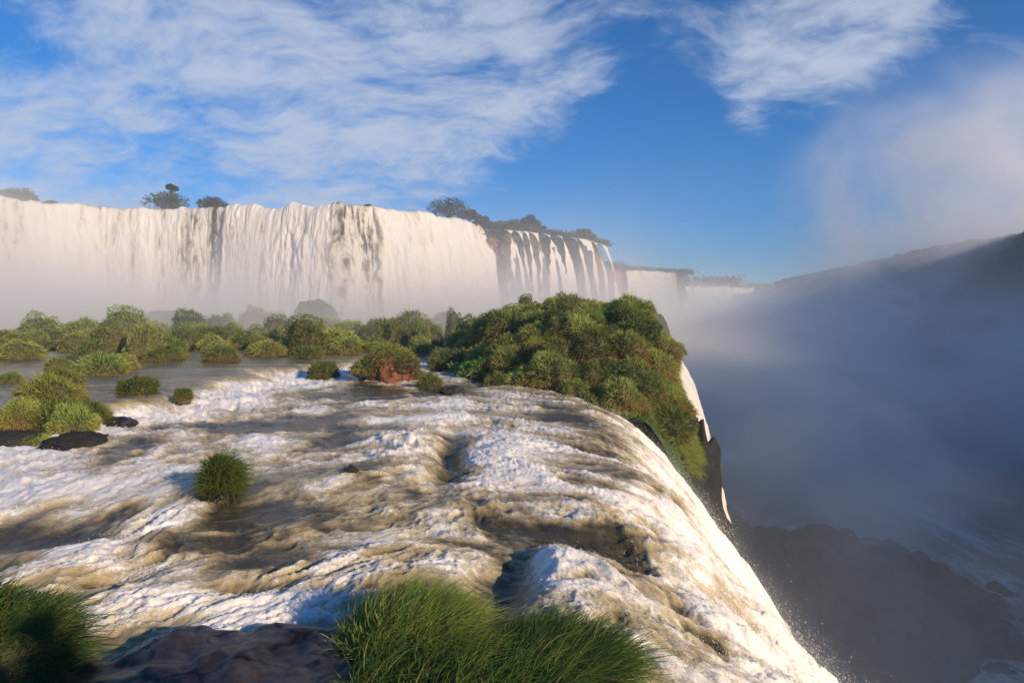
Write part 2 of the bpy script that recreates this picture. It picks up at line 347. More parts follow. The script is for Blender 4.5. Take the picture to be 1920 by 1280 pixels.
def build_river():
    th = np.radians(np.linspace(-46, 48, 740))
    r = np.concatenate([1 / np.linspace(1 / 6.2, 1 / 58, 510), np.linspace(59, 150, 80)])
    Rr, Th = np.meshgrid(r, th, indexing='ij')
    x, y = Rr * np.sin(Th), Rr * np.cos(Th)
    z, foam, s, n, dx, sh, T = river_eval(x, y)
    keep = (z > -56) & (dx < 19.5) & ~((y > 37) & (x > 7)) & (y > 4.2)
    kf = keep[:-1, :-1] & keep[1:, :-1] & keep[:-1, 1:] & keep[1:, 1:]
    v = np.stack([x, y, z], -1).reshape(-1, 3)
    f = grid_faces(len(r), len(th), kf)[:, ::-1]
    at = {'foam': foam.ravel(), 'flow': np.stack([s, n, z], -1).reshape(-1, 3)}
    v, f, at = drop_unused(v, f, at)
    o = link('river', mesh_np('river', v, f, True, at), None, M_RIVER)
    return tag(o, 'brown and white rapids sweeping across the ledge and over its lip', None, None, 'structure'), v, at
river, RV, RA = build_river()
def water_z(x, y): return float(river_eval(np.array([x]), np.array([y]), False)[0][0])

# spray thrown off the white water
def tetras(c, rad, rng):
    n = len(c); base = np.array([[1, 1, 1], [1, -1, -1], [-1, 1, -1], [-1, -1, 1]], np.float32) / 1.7
    q = rng.normal(size=(n, 3, 3)); q = np.linalg.qr(q)[0]
    v = np.einsum('kj,nij->nki', base, q) * rad[:, None, None] + c[:, None, :]
    f = np.array([[0, 1, 2], [0, 3, 1], [0, 2, 3], [1, 3, 2]]); f = (np.arange(n)[:, None, None] * 4 + f).reshape(-1, 3)
    return v.reshape(-1, 3), f
def build_spray():
    rng = np.random.RandomState(3)
    d = np.hypot(RV[:, 0], RV[:, 1]); w_ = np.clip(RA['foam'] - 0.62, 0, 1) ** 1.2
    x0 = np.interp(RV[:, 1], LIPY, LIPX); fallm = np.clip((RV[:, 0] - x0) / 4, 0, 1)
    w_ = w_ * (0.5 + 1.6 * fallm) * (d < 45) * (RV[:, 2] > -16) * (d / 12)
    idx = rng.choice(len(RV), 24000, p=w_ / w_.sum())
    c = RV[idx].copy(); fm = fallm[idx][:, None]
    e = rng.exponential(1.0, (len(c), 1))
    c += rng.normal(size=c.shape) * 0.035 + np.concatenate([0.06 * e * fm * 2.5, 0 * e, 0.045 * e * (1 + 1.5 * fm)], 1)
    rad = np.clip(rng.lognormal(-5.0, 0.35, len(c)), 0.003, 0.014) * (0.6 + d[idx] / 30)
    wf = np.clip(fallm - .15, 0, 1) * (d < 42) * (RV[:, 2] > -9) * np.clip(.3 + fbm(RV[:, 0] * .9, RV[:, 1] * .9, 1.0, 3), 0, 1) * (d / 12) ** 1.5
    ix = rng.choice(len(RV), 26000, p=wf / wf.sum()); e2 = rng.exponential(1.0, (len(ix), 1))
    c2 = RV[ix] + rng.normal(size=(len(ix), 3)) * .06 + np.concatenate([.16 * e2, .02 * e2, .10 * e2], 1)
    c = np.concatenate([c, c2]); rad = np.concatenate([rad, np.clip(rng.lognormal(-5.1, .4, len(ix)), .003, .014) * (.6 + d[ix] / 26)])
    v, f = tetras(c, rad, rng)
    o = link('spray', mesh_np('spray', v, f, False), None, M_SPRAY)
    tag(o, 'white spray drops flung up along the rapids and the lip', 'spray', None, 'stuff')
build_spray()

# ------------------------------------------------------------------ upper plateau, cliffs and waterfalls
ZT = 30.0
LIP_PX = [(-420, 352), (-250, 358), (0, 370), (100, 381), (200, 388), (330, 392), (440, 390), (530, 387), (640, 383), (700, 388), (800, 400), (870, 413), (905, 424), (945, 431), (1000, 436), (1050, 442), (1100, 449), (1135, 460)]
LIP = [G(px, py, ZT) for px, py in LIP_PX]
FAR = [Vector(p) for p in [(44, 300, ZT), (58, 370, ZT), (78, 418, ZT), (95, 432, ZT), (127, 452, ZT), (136, 470, ZT), (140, 560, ZT), (172, 640, ZT), (235, 655, ZT), (262, 760, ZT), (330, 830, ZT), (450, 930, ZT), (700, 1000, ZT)]]
def path_pts(pts, n):
    p = np.array([tuple(q) for q in pts]); seg = np.linalg.norm(np.diff(p, axis=0), axis=1); L = np.concatenate([[0], np.cumsum(seg)])
    s = np.linspace(0, L[-1], n); return np.stack([np.interp(s, L, p[:, k]) for k in range(3)], 1), s
def path_normals(p):                                 # horizontal normals, to the right of the walking direction
    d = np.gradient(p, axis=0); k = 9
    for c in (0, 1): d[:, c] = np.convolve(np.pad(d[:, c], k, mode='edge'), np.ones(2 * k + 1) / (2 * k + 1), 'valid')
    n = np.stack([d[:, 1], -d[:, 0], 0 * d[:, 0]], 1); return n / np.linalg.norm(n, axis=1)[:, None]
def cliff(name, pts, zb, nu, nv, back, material, amp=2.2, zt_noise=1.0, seed=0.0):
    p, s = path_pts(pts, nu); nn = path_normals(p); tt = np.linspace(0, 1, nv)
    S, Tt = np.meshgrid(s, tt, indexing='ij')
    zt = p[:, 2:3] + zt_noise * fbm(s * 0.12 + seed, 4.4, o=3)[:, None]
    Z = zt + (zb - zt) * Tt
    off = -back + amp * (fbm(S * 0.06 + seed, Z * 0.10, 1.1, 4) + 0.45 * pn(S * 0.03, Z * 0.5, 3.0)) + amp * 0.5 * billow(S * 0.22 + seed, Z * 0.05, 2.0, 2) + 3.0 * Tt ** 2
    v = p[:, None, :] + nn[:, None, :] * off[..., None]; v[..., 2] = Z
    return link(name, mesh_np(name, v.reshape(-1, 3), grid_faces(nu, nv)), None, material)
def lipseg(a, b, z=ZT, n=24):
    xs = np.linspace(a, b, n); LX = [q[0] for q in LIP_PX]; LY = [q[1] for q in LIP_PX]
    return [G(x, np.interp(x, LX, LY), z) for x in xs]
M_WETCLIFF = m_rock('wet_dark_cliff', (0.035, 0.030, 0.024), (0.075, 0.062, 0.046), (0.13, 0.105, 0.075), 0.2, 0.4, moss=(0.05, 0.055, 0.022))
M_MOSSCLIFF = m_rock('mossy_cliff', (0.045, 0.040, 0.026), (0.10, 0.075, 0.050), (0.17, 0.12, 0.08), 0.2, 0.4, moss=(0.06, 0.075, 0.026))
tag(cliff('cliff', lipseg(-420, 876, ZT, 60), -4, 400, 60, 3.2, M_WETCLIFF), 'dark wet rock cliff behind the big curtain of water', None, None, 'structure')
tag(cliff('cliff', lipseg(868, 956, ZT, 20), -4, 120, 60, 2.4, M_CLIFF), 'red brown rock cliff beside the big curtain of water', None, None, 'structure')
tag(cliff('cliff', lipseg(948, 1135, ZT, 30), -4, 180, 60, 3.2, M_MOSSCLIFF), 'mossy cliff behind the narrow streams', None, None, 'structure')
c = cliff('cliff', [LIP[-1]] + FAR, -56, 320, 40, 3.0, M_CLIFF, 4.0, 1.5, 20.0)
tag(c, 'distant cliff line carrying the farthest waterfalls', None, None, 'structure')
def plateau():
    p, s = path_pts(LIP + FAR, 300); nn = path_normals(p)
    rows = []
    for k, (d, dz) in enumerate([(2.4, -0.6), (8, 0.3), (40, 0.6), (200, 2)]):
        q = p.copy()
        if k < 2: q -= nn * d
        else: q[:, 1] += d * 3; q[:, 0] -= d * 0.3
        q[:, 2] += dz; rows.append(q)
    v = np.stack(rows, 1); o = link('plateau', mesh_np('plateau', v.reshape(-1, 3), grid_faces(300, 4)), None, M_SOIL)
    tag(o, 'flat upper land above the falls', None, None, 'structure')
plateau()

def sheet(name, lip, zb, nu, nv, push, seed, dens0, parent, ztop_jit=0.0, lump=1.0, spread=0.0, back=2.0, densf=None):
    p, s = path_pts(lip, nu); nn = path_normals(p)
    tt = np.concatenate([np.linspace(-0.06, 0, 6)[:-1], np.linspace(0, 1, nv - 5)])
    S, Tt = np.meshgrid(s + seed * 37.1, tt, indexing='ij')
    z0 = p[:, 2:3] + (ztop_jit * (fbm(S[:, 0] * 0.12, 2.2, seed, 3) + .5 * fbm(S[:, 0] * .5, 3.2, seed, 3)))[:, None]
    Hh = z0 - zb; D = np.maximum(Tt, 0)
    Z = z0 - Hh * D ** 1.0 - 0.35 * np.exp(-((Tt) / 0.02) ** 2) * 0
    Z = np.where(Tt < 0, z0 + 0.10 + 0 * Tt, Z - 0.0)
    off = np.where(Tt < 0, Tt / 0.06 * back, push * np.sqrt(D + 1e-6) * (1 + 0.35 * pn(S * 0.10, 1.0, seed)))
    vz = Hh * D
    am = np.clip(D * 12, 0.15, 1) * lump * np.clip(.65 + .9 * fbm(S * .05, vz * .03, 2.0 + seed, 2), .15, 1.5)
    off = off + 1.6 * lump * np.clip(fbm(S * .12, 7.7, seed, 2) + .1, 0, 1) * sst(.0, .10, D - .22 - .12 * pn(S * .08, 4.0, seed)) * (Tt > 0)
    off = off + am * (1.0 * fbm(S * 0.11, vz * 0.012, 1.0 + seed, 2) + 0.12 * billow(S * 0.55, vz * 0.05, 3.0 + seed, 3) + 0.32 * fbm(S * 0.45, vz * 0.07, 6.0 + seed, 4, 2.03, .6) + 0.25 * fbm(S * 0.9, vz * 0.33, 2.0 + seed, 3))
    if spread:
        mid = p.mean(0); u = np.linspace(-1, 1, nu)[:, None]; tan = np.stack([-nn[:, 1], nn[:, 0], 0 * nn[:, 0]], 1)
        side = u * spread * 1.8 * (D ** 0.5) * (1 + 0.3 * pn(vz * 0.3, 5.0, seed))
    else: side = 0 * Tt; tan = nn
    v = p[:, None, :] + nn[:, None, :] * off[..., None] - tan[:, None, :] * side[..., None]; v[..., 2] = Z
    dn = dens0 + 0.30 * fbm(S * 0.35, vz * 0.02, 8.0 + seed, 3) + 0.28 * fbm(S * 0.09, vz * 0.03, 3.0 + seed, 2) + 0.12 * D
    if spread:
        u = np.abs(np.linspace(-1, 1, nu))[:, None]; dn = dn - 0.9 * np.clip(u - 0.72, 0, 1) / 0.28 * (0.4 + 0.6 * D)
    if not spread:
        ue = np.abs(np.linspace(-1, 1, nu))[:, None]; dn = dn - 1.1 * sst(.90, 1.0, ue + .05 * pn(vz * .25, 3.0, seed))
    if densf is not None: dn = dn + densf(S - seed * 37.1, vz)
    at = {'dens': dn.ravel(), 'flow': np.stack([S, vz, 0 * S + seed], -1).reshape(-1, 3)}
    return link(name, mesh_np(name, v.reshape(-1, 3), grid_faces(nu, nv), True, at), parent, M_FALL)
big = empty('waterfall', (0, 0, 0))
tag(big, 'broad cream curtain waterfall spanning the upper cliff at the far side', 'waterfall')
sheet('water_curtain', lipseg(-420, 372), -3, 460, 120, 4.5, 0.0, 0.74, big, 0.9)
sheet('thin_veil', lipseg(338, 446), -3, 140, 110, 3.2, 1.0, 0.47, big, 0.7, 1.1)['label'] = 'thin broken veil with dark rock showing through'
sheet('water_curtain', lipseg(420, 640), -3, 260, 120, 6.0, 2.0, 0.84, big, 1.1, 1.4)
sheet('thin_veil', lipseg(618, 712), -3, 140, 110, 3.5, 3.0, 0.55, big, 0.5, 1.2)['label'] = 'dark thin veil of separate strands'
sheet('water_curtain', lipseg(690, 900), -3, 300, 120, 6.5, 4.0, 0.88, big, 0.9, 1.3)
side = empty('waterfall', (0, 0, 0))
tag(side, 'row of narrow white streams falling beside the red cliff', 'waterfall')
for k, (a, b, dz, sp, de) in enumerate([(944, 962, 0, 4.2, 1.1), (966, 978, -.6, 2.0, .92), (980, 990, -1.5, 1.8, .95), (992, 1009, -.4, 3.4, 1.05), (1018, 1032, -1, 4.6, 1.1), (1045, 1052, -3.5, 2.6, .95), (1073, 1078, -3, 1.6, .9), (1079, 1105, -.4, 3.4, 1.05), (1107, 1116, -2, 3.6, 1.0), (1121, 1135, -3, 4.2, 1.0)]):
    sheet('stream', lipseg(a, b, ZT + dz, 6), -3, 36, 80, 7.5, 5.0 + k, de, side, 0.2, 0.55, sp, 1.0)
far1 = empty('waterfall', (0, 0, 0)); tag(far1, 'hazy white waterfall farther back beyond the narrow streams', 'waterfall')
sheet('water_curtain', [FAR[2] + Vector((-2, -2, 0)), FAR[3] + Vector((1, -3, 0)), Vector((120, 447, ZT))], -40, 160, 80, 6, 17.0, .80, far1, .6, 1.2)
sheet('stream', [Vector((130, 452, ZT - 1)), Vector((134, 458, ZT - 1))], -40, 24, 60, 5, 18.0, .75, far1, .2, .6, 2.0)
far2 = empty('waterfall', (0, 0, 0)); tag(far2, 'low cream cascade in the far gap of the gorge', 'waterfall')
sheet('water_curtain', [Vector((150, 590, 24)), Vector((175, 634, 26)), Vector((232, 648, 26))], -30, 160, 60, 16, 19.0, .86, far2, 2.0, 2.0)
far3 = empty('waterfall', (0, 0, 0)); tag(far3, 'tiny white thread of falls below the far treeline', 'waterfall')
sheet('water_curtain', [Vector((266, 775, 37)), Vector((325, 826, 37))], 22, 90, 24, 4, 20.0, .66, far3, 1.0, 1.5)

# ------------------------------------------------------------------ gorge: river, far wall, ledge cliff, rocks
def heightfield(name, x0, x1, y0, y1, nx, ny, fz, material, label=None, attrs=None, keepf=None, mat2=None):
    X, Y = np.meshgrid(np.linspace(x0, x1, nx), np.linspace(y0, y1, ny), indexing='ij'); Z = fz(X, Y)
    v = np.stack([X, Y, Z], -1).reshape(-1, 3)
    keep = None
    if keepf is not None:
        kk = keepf(X, Y, Z); keep = kk[:-1, :-1] | kk[1:, :-1] | kk[:-1, 1:] | kk[1:, 1:]
    f = grid_faces(nx, ny, keep); at = {k: g(X, Y).ravel() for k, g in (attrs or {}).items()}
    v, f, at = drop_unused(v, f, at)
    o = link(name, mesh_np(name, v, f, True, at), None, material)
    if label: tag(o, label, None, None, 'structure')
    if mat2:
        o.data.materials.append(mat2[0]); cz = v[f].mean(1); o.data.polygons.foreach_set('material_index', (mat2[1](cz[:, 0], cz[:, 1], cz[:, 2])).astype(np.int32))
    return o
ZG = -55.0
def m_gorge():
    m, t = mat('gorge_water'); p = pos(t)
    q = t.add('ShaderNodeMapping', {'Vector': p, 'Rotation': (0, 0, R(58)), 'Scale': (1.0, 0.28, 1)}).outputs[0]
    wv = t.vm('ADD', q, t.scale(t.vm('SUBTRACT', t.noise(q, 0.03, 4, 0.6, col=True), (.5, .5, .5)), 26))
    n1 = t.noise(wv, 0.035, 8, 0.66); n2 = t.noise(p, 0.6, 5, 0.65)
    v = t.math('ADD', n1, t.math('MULTIPLY', t.math('SUBTRACT', n2, 0.5), 0.14))
    col = t.ramp(v, [(0.42, (0.07, 0.07, 0.06)), (0.52, (0.13, 0.13, 0.115)), (0.58, (0.45, 0.44, 0.42)), (0.68, (0.78, 0.77, 0.75))])
    bmp = t.add('ShaderNodeBump', {'Height': n2, 'Strength': 0.5, 'Distance': 0.8})
    b = t.add('ShaderNodeBsdfPrincipled', {'Base Color': col, 'Roughness': 0.35, 'Normal': bmp.outputs[0]}); out_s(t, b.outputs[0]); return m
heightfield('gorge_river', -10, 480, -160, 1050, 160, 320, lambda X, Y: ZG + 0.7 * fbm(X * 0.07, Y * 0.07, 1.0, 4), m_gorge(), 'grey foam streaked river at the bottom of the gorge')
WALL = [Vector(q) for q in [(175, -260, 40), (205, -120, 46), (228, 20, 84), (243, 160, 82), (249, 235, 64), (253, 300, 45), (275, 420, 45), (305, 560, 44), (335, 700, 44), (358, 836, 43), (430, 1010, 43), (700, 1100, 40)]]  # unseen near stretch raised on purpose to throw more shade into the gorge
def gorge_wall():
    p, s = path_pts(WALL, 420); nn = -path_normals(p)   # outward, away from the gorge
    nn = np.where((nn[:, :1] < 0), -nn, nn)
    prof = [(-62, -58), (-46, -40), (-30, -18), (-17, 2), (-8, 20), (-2, 36), (4, 42), (14, 45), (60, 47), (300, 52)]
    tp = np.linspace(0, 1, 60); pa = np.array(prof); tk = np.linspace(0, 1, len(prof))
    A = np.interp(tp, tk, pa[:, 0]); Zp = np.interp(tp, tk, pa[:, 1])
    S, Ai = np.meshgrid(s, A, indexing='ij'); Z = np.broadcast_to(Zp, S.shape) + (p[:, 2:3] - 45) * (Zp > 0)
    rough = 6.0 * fbm(S * 0.02, Z * 0.03, 2.0, 4) + 2.6 * billow(S * 0.12, Z * 0.12, 4.0, 3)
    v = p[:, None, :] + nn[:, None, :] * (Ai + rough * 0.7)[..., None]; v[..., 2] = Z + 2.2 * billow(S * 0.11, Ai * 0.11, 6.0, 3) + 2.0 * fbm(S * 0.012, 0 * S, 9.0, 2)
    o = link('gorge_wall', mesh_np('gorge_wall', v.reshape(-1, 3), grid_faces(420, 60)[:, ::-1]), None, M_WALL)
    tag(o, 'shadowed forest covered slope on the far bank of the gorge', None, None, 'structure')
gorge_wall()
def ledge_cliff():
    ys = np.linspace(-30, 40, 160); x0 = np.interp(ys, LIPY, LIPX) + 0.9
    tt = np.linspace(0, 1, 50); Y, Tt = np.meshgrid(ys, tt, indexing='ij')
    Z = -1.2 + (ZG - 1 + 1.2) * Tt
    X = x0[:, None] + 1.0 * fbm(Y * 0.15, Z * 0.15, 1.0, 4) + 2.0 * Tt - 0.8
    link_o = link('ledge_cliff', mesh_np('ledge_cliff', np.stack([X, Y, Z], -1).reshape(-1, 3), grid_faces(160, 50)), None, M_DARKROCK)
    tag(link_o, 'dark rock face under the near lip of the ledge', None, None, 'structure')
ledge_cliff()
def talus(X, Y):
    a = np.exp(-(((X - 52) / 34) ** 2 + ((Y - 116) / 24) ** 2) ** 1.4)
    b = np.exp(-(((X - 22) / 26) ** 2 + ((Y - 96) / 40) ** 2) ** 1.5)
    c_ = np.exp(-(((X - 84) / 20) ** 2 + ((Y - 122) / 14) ** 2) ** 1.4)
    return ZG - 3 + 17.5 * a + 13 * b + 4 * c_ + (a + b + c_ > 0.05) * (2.6 * billow(X * 0.11, Y * 0.11, 1.0, 2) + 1.6 * fbm(X * 0.05, Y * 0.05, 3.0, 2)) * np.clip((a + b + c_) * 3, 0, 1)
heightfield('rock_bank', 0, 118, 50, 165, 190, 190, talus, M_DARKROCK, 'dark bushy rock bank at the foot of the ledge', None, lambda X, Y, Z: Z > ZG - 1.5)

# islet hill at the right end of the ledge
def islet_z(X, Y):
    f0 = np.interp(X, [-6, -2, 2.5, 6, 9, 13, 17], [45, 39, 35.2, 34.3, 34.5, 37, 42])       # front foot line
    d = Y - f0
    h = (4.4 - 1.6 * (1 - sst(-3, 4, X))) * sst(-0.6, 13, d) + 0.9 * sst(-0.5, 1.2, d) - 1.2
    h = h * (1 - 0.75 * sst(66, 84, Y)) + 0.5 * fbm(X * 0.25, Y * 0.25, 1.0, 3)
    h = h - 2.0 * (1 - sst(-7, 0, X))
    e0 = np.interp(Y, [30, 36, 42, 50, 58, 66, 80, 100], [6.4, 8.0, 9.2, 9.6, 9.9, 10.2, 11, 13])  # where it breaks to the gorge
    g = np.maximum(0, X - e0 + 0.7 * pn(Y * 0.3, 2.0))
    h = h - 0.34 * g ** 2 - 0.5 * g - 7.0 * np.maximum(0, g - 5.2)
    return h + 0.35 * billow(X * 0.5, Y * 0.5, 2.0, 3)
heightfield('islet', -8, 22, 32, 90, 150, 200, islet_z, M_ISLET, 'steep grassy islet hill standing at the lip of the gorge', None, lambda X, Y, Z: (Z > ZG) & ((Z > -0.9) | (X > 5)), (M_DARKROCK, lambda X, Y, Z: Z < -4.0 + 1.4 * pn(X * .5, Y * .5)))
def head_z(X, Y):
    e0 = np.interp(Y, [62, 70, 90, 110, 140], [15.5, 18.0, 20.5, 21, 21])
    g = np.maximum(0, X - e0 + 1.0 * pn(Y * 0.2, 5.0, 1.0) + 0.6 * pn(Y * 0.6, 2.0))
    d = Y - np.interp(X, [5, 12, 18, 24, 40], [74, 73, 74, 80, 98])
    h = 6.0 * sst(-3, 10, d) - 1.5 + 0.8 * fbm(X * 0.12, Y * 0.12, 8.0, 4)
    return h - 0.5 * g - 0.45 * g ** 2 - 14 * np.maximum(0, g - 4.5) + 0.9 * billow(X * 0.35, Y * 0.35, 4.0, 4)
heightfield('headland', 6, 34, 68, 140, 200, 170, head_z, M_HEAD, 'misty rock headland behind the islet hill', None, lambda X, Y, Z: (Z > ZG) & (Z > -60))
mf = empty('waterfall', (0, 0, 0)); tag(mf, 'white chute dropping into the gorge between islet hill and headland', 'waterfall')
sheet('water_curtain', [Vector((12.5, 58.5, 0.6)), Vector((14.0, 64, 0.8)), Vector((17.5, 70, 0.8))], -55, 110, 130, 12.5, 31.0, 1.0, mf, .4, 1.6, 0.0, 5.0)

# ------------------------------------------------------------------ grass, shrubs, trees
def blades(base, d, L, W, droop, K, tint, shade, rng, wind=(0, 0, 0)):
    n = len(base); d = d / np.linalg.norm(d, axis=1)[:, None]
    side = np.cross(d, rng.normal(size=(n, 3))); side /= np.linalg.norm(side, axis=1)[:, None] + 1e-6
    tt = np.linspace(0, 1, K + 1); wd = np.array(wind)
    vs = np.empty((n, K + 1, 2, 3), np.float32)
    for k, q in enumerate(tt):
        c_ = base + d * (L * q)[:, None] + (np.array([0, 0, -1.0])[None] * droop[:, None] + wd[None]) * (L * q * q)[:, None]
        ww = W * (1.0 if k == 0 else (1 - q ** 1.6) * 1.0 + 0.06) * 0.5
        vs[:, k, 0] = c_ - side * ww[:, None]; vs[:, k, 1] = c_ + side * ww[:, None]
    f = []
    for k in range(K): f.append(np.array([2 * k, 2 * k + 1, 2 * k + 3, 2 * k + 2]))
    f = (np.arange(n)[:, None, None] * (2 * (K + 1)) + np.array(f)[None]).reshape(-1, 4)
    at = {'tint': np.repeat(tint, 2 * (K + 1)), 'shade': np.repeat(shade, 2 * (K + 1))}
    return vs.reshape(-1, 3), f, at
def dome_points(n, h, rng, lump, seed, low=-0.15):
    u = rng.uniform(low, 1, n); a = rng.uniform(0, 2 * np.pi, n)
    r = np.sqrt(np.clip(1 - np.clip(u, -1, 1) ** 2, 0, 1))
    d = np.stack([r * np.cos(a), r * np.sin(a), u], 1)
    k = 1 + lump * (pn(d[:, 0] * 1.7 + seed, d[:, 1] * 1.7, d[:, 2] * 1.7) + 0.4 * pn(d[:, 0] * 4 + seed, d[:, 1] * 4, d[:, 2] * 4))
    p = d * k[:, None]; p[:, 2] *= h
    return p, d, u, k
def clump_mesh(name, seed, h, n, bl, bw, K, lump, up, rust):
    rng = np.random.RandomState(seed); p, d, u, k = dome_points(n, h, rng, lump, seed * 3.1)
    dr = d + np.array([0, 0, up]) + rng.normal(size=d.shape) * 0.32
    L = bl * rng.uniform(0.6, 1.25, n); W = bw * rng.uniform(0.7, 1.3, n)
    tint = np.clip(rust * np.clip(0.62 - u, 0, 1) * rng.uniform(0.2, 1.9, n) + 0.35 * np.clip(pn(p[:, 0] * 2 + seed, p[:, 1] * 2, p[:, 2] * 2), 0, 1) - 0.12, 0, 1)
    v, f, at = blades(p * 0.9, dr, L, W, rng.uniform(0.25, 0.75, n), K, tint, rng.uniform(0, 1, n), rng)
    return mesh_np(name, v, f, True, at)
def mound_mesh(name, seed, h, lump, bottom=-0.6, nu=20, nv=12, amp=0.0):
    a = np.linspace(0, 2 * np.pi, nu, endpoint=False); u = np.linspace(-1, 1, nv)
    A, U = np.meshgrid(a, u, indexing='ij'); r = np.sqrt(np.clip(1 - U ** 2, 0, 1)) * (U > -0.99) ; r = np.maximum(r, 0.01)
    d = np.stack([r * np.cos(A), r * np.sin(A), U], -1)
    k = 1 + lump * (pn(d[..., 0] * 1.7 + seed * 3.1, d[..., 1] * 1.7, d[..., 2] * 1.7) + 0.4 * pn(d[..., 0] * 4 + seed * 3.1, d[..., 1] * 4, d[..., 2] * 4))
    if amp: k = k + amp * fbm(d[..., 0] * 3 + seed, d[..., 1] * 3, d[..., 2] * 3, 4)
    p = d * k[..., None]; p[..., 2] *= np.where(U > 0, h, -bottom)
    i, j = np.meshgrid(np.arange(nu), np.arange(nv - 1), indexing='ij'); i2 = (i + 1) % nu
    f = np.stack([i * nv + j, i2 * nv + j, i2 * nv + j + 1, i * nv + j + 1], -1).reshape(-1, 4)
    return mesh_np(name, p.reshape(-1, 3), f)
KINDS = {}
def kind(key, variants, h, n, bl, bw, K, lump, up, rust, material):
    KINDS[key] = []
    for s in range(variants):
        sd = hash_seed(key) + s * 13
        a = clump_mesh('grass', sd, h, n, bl, bw, K, lump, up, rust); a.materials.append(material)
        b = mound_mesh('root_mound', sd, h * 0.9, lump); b.transform(__import__('mathutils').Matrix.Scale(0.90, 4)); b.materials.append(M_MOUND)
        KINDS[key].append((a, b))
def hash_seed(s_): return sum(ord(ch) * (i + 3) for i, ch in enumerate(s_)) % 9973
kind('tuft', 5, 0.80, 2600, 0.38, 0.030, 3, 0.32, 0.55, 0.75, M_GRASS)
kind('lush', 3, 0.75, 2400, 0.28, 0.040, 3, 0.40, 0.5, 0.3, M_GREEN)
kind('dome', 6, 1.10, 3000, 0.15, 0.032, 2, 0.36, 0.15, 0.55, M_GRASS)
kind('shag', 5, 0.95, 3000, 0.32, 0.028, 3, 0.42, 0.2, 0.9, M_GRASS)
_rng = random.Random(11)
def clump(key, loc, rad, hs=1.0, name='grass_clump', label=None, cat='grass', group=None, tilt=None):
    a, b = _rng.choice(KINDS[key]); e = empty(name, loc, _rng.uniform(0, 6.28))
    e.scale = (rad * _rng.uniform(0.93, 1.07), rad * _rng.uniform(0.93, 1.07), rad * hs)
    if tilt: e.rotation_euler = tilt
    link('blades', a, e); link('root_mound', b, e)
    tag(e, label, cat, group); return e
def at_px(px, py, z=None):
    if z is not None: return G(px, py, z)
    q = G(px, py, 0.5)
    for _ in range(4): q = G(px, py, max(-0.6, min(2.0, water_z(q.x, q.y))))
    return q
def pxr(w_px, y): return 0.5 * w_px * y / FOC

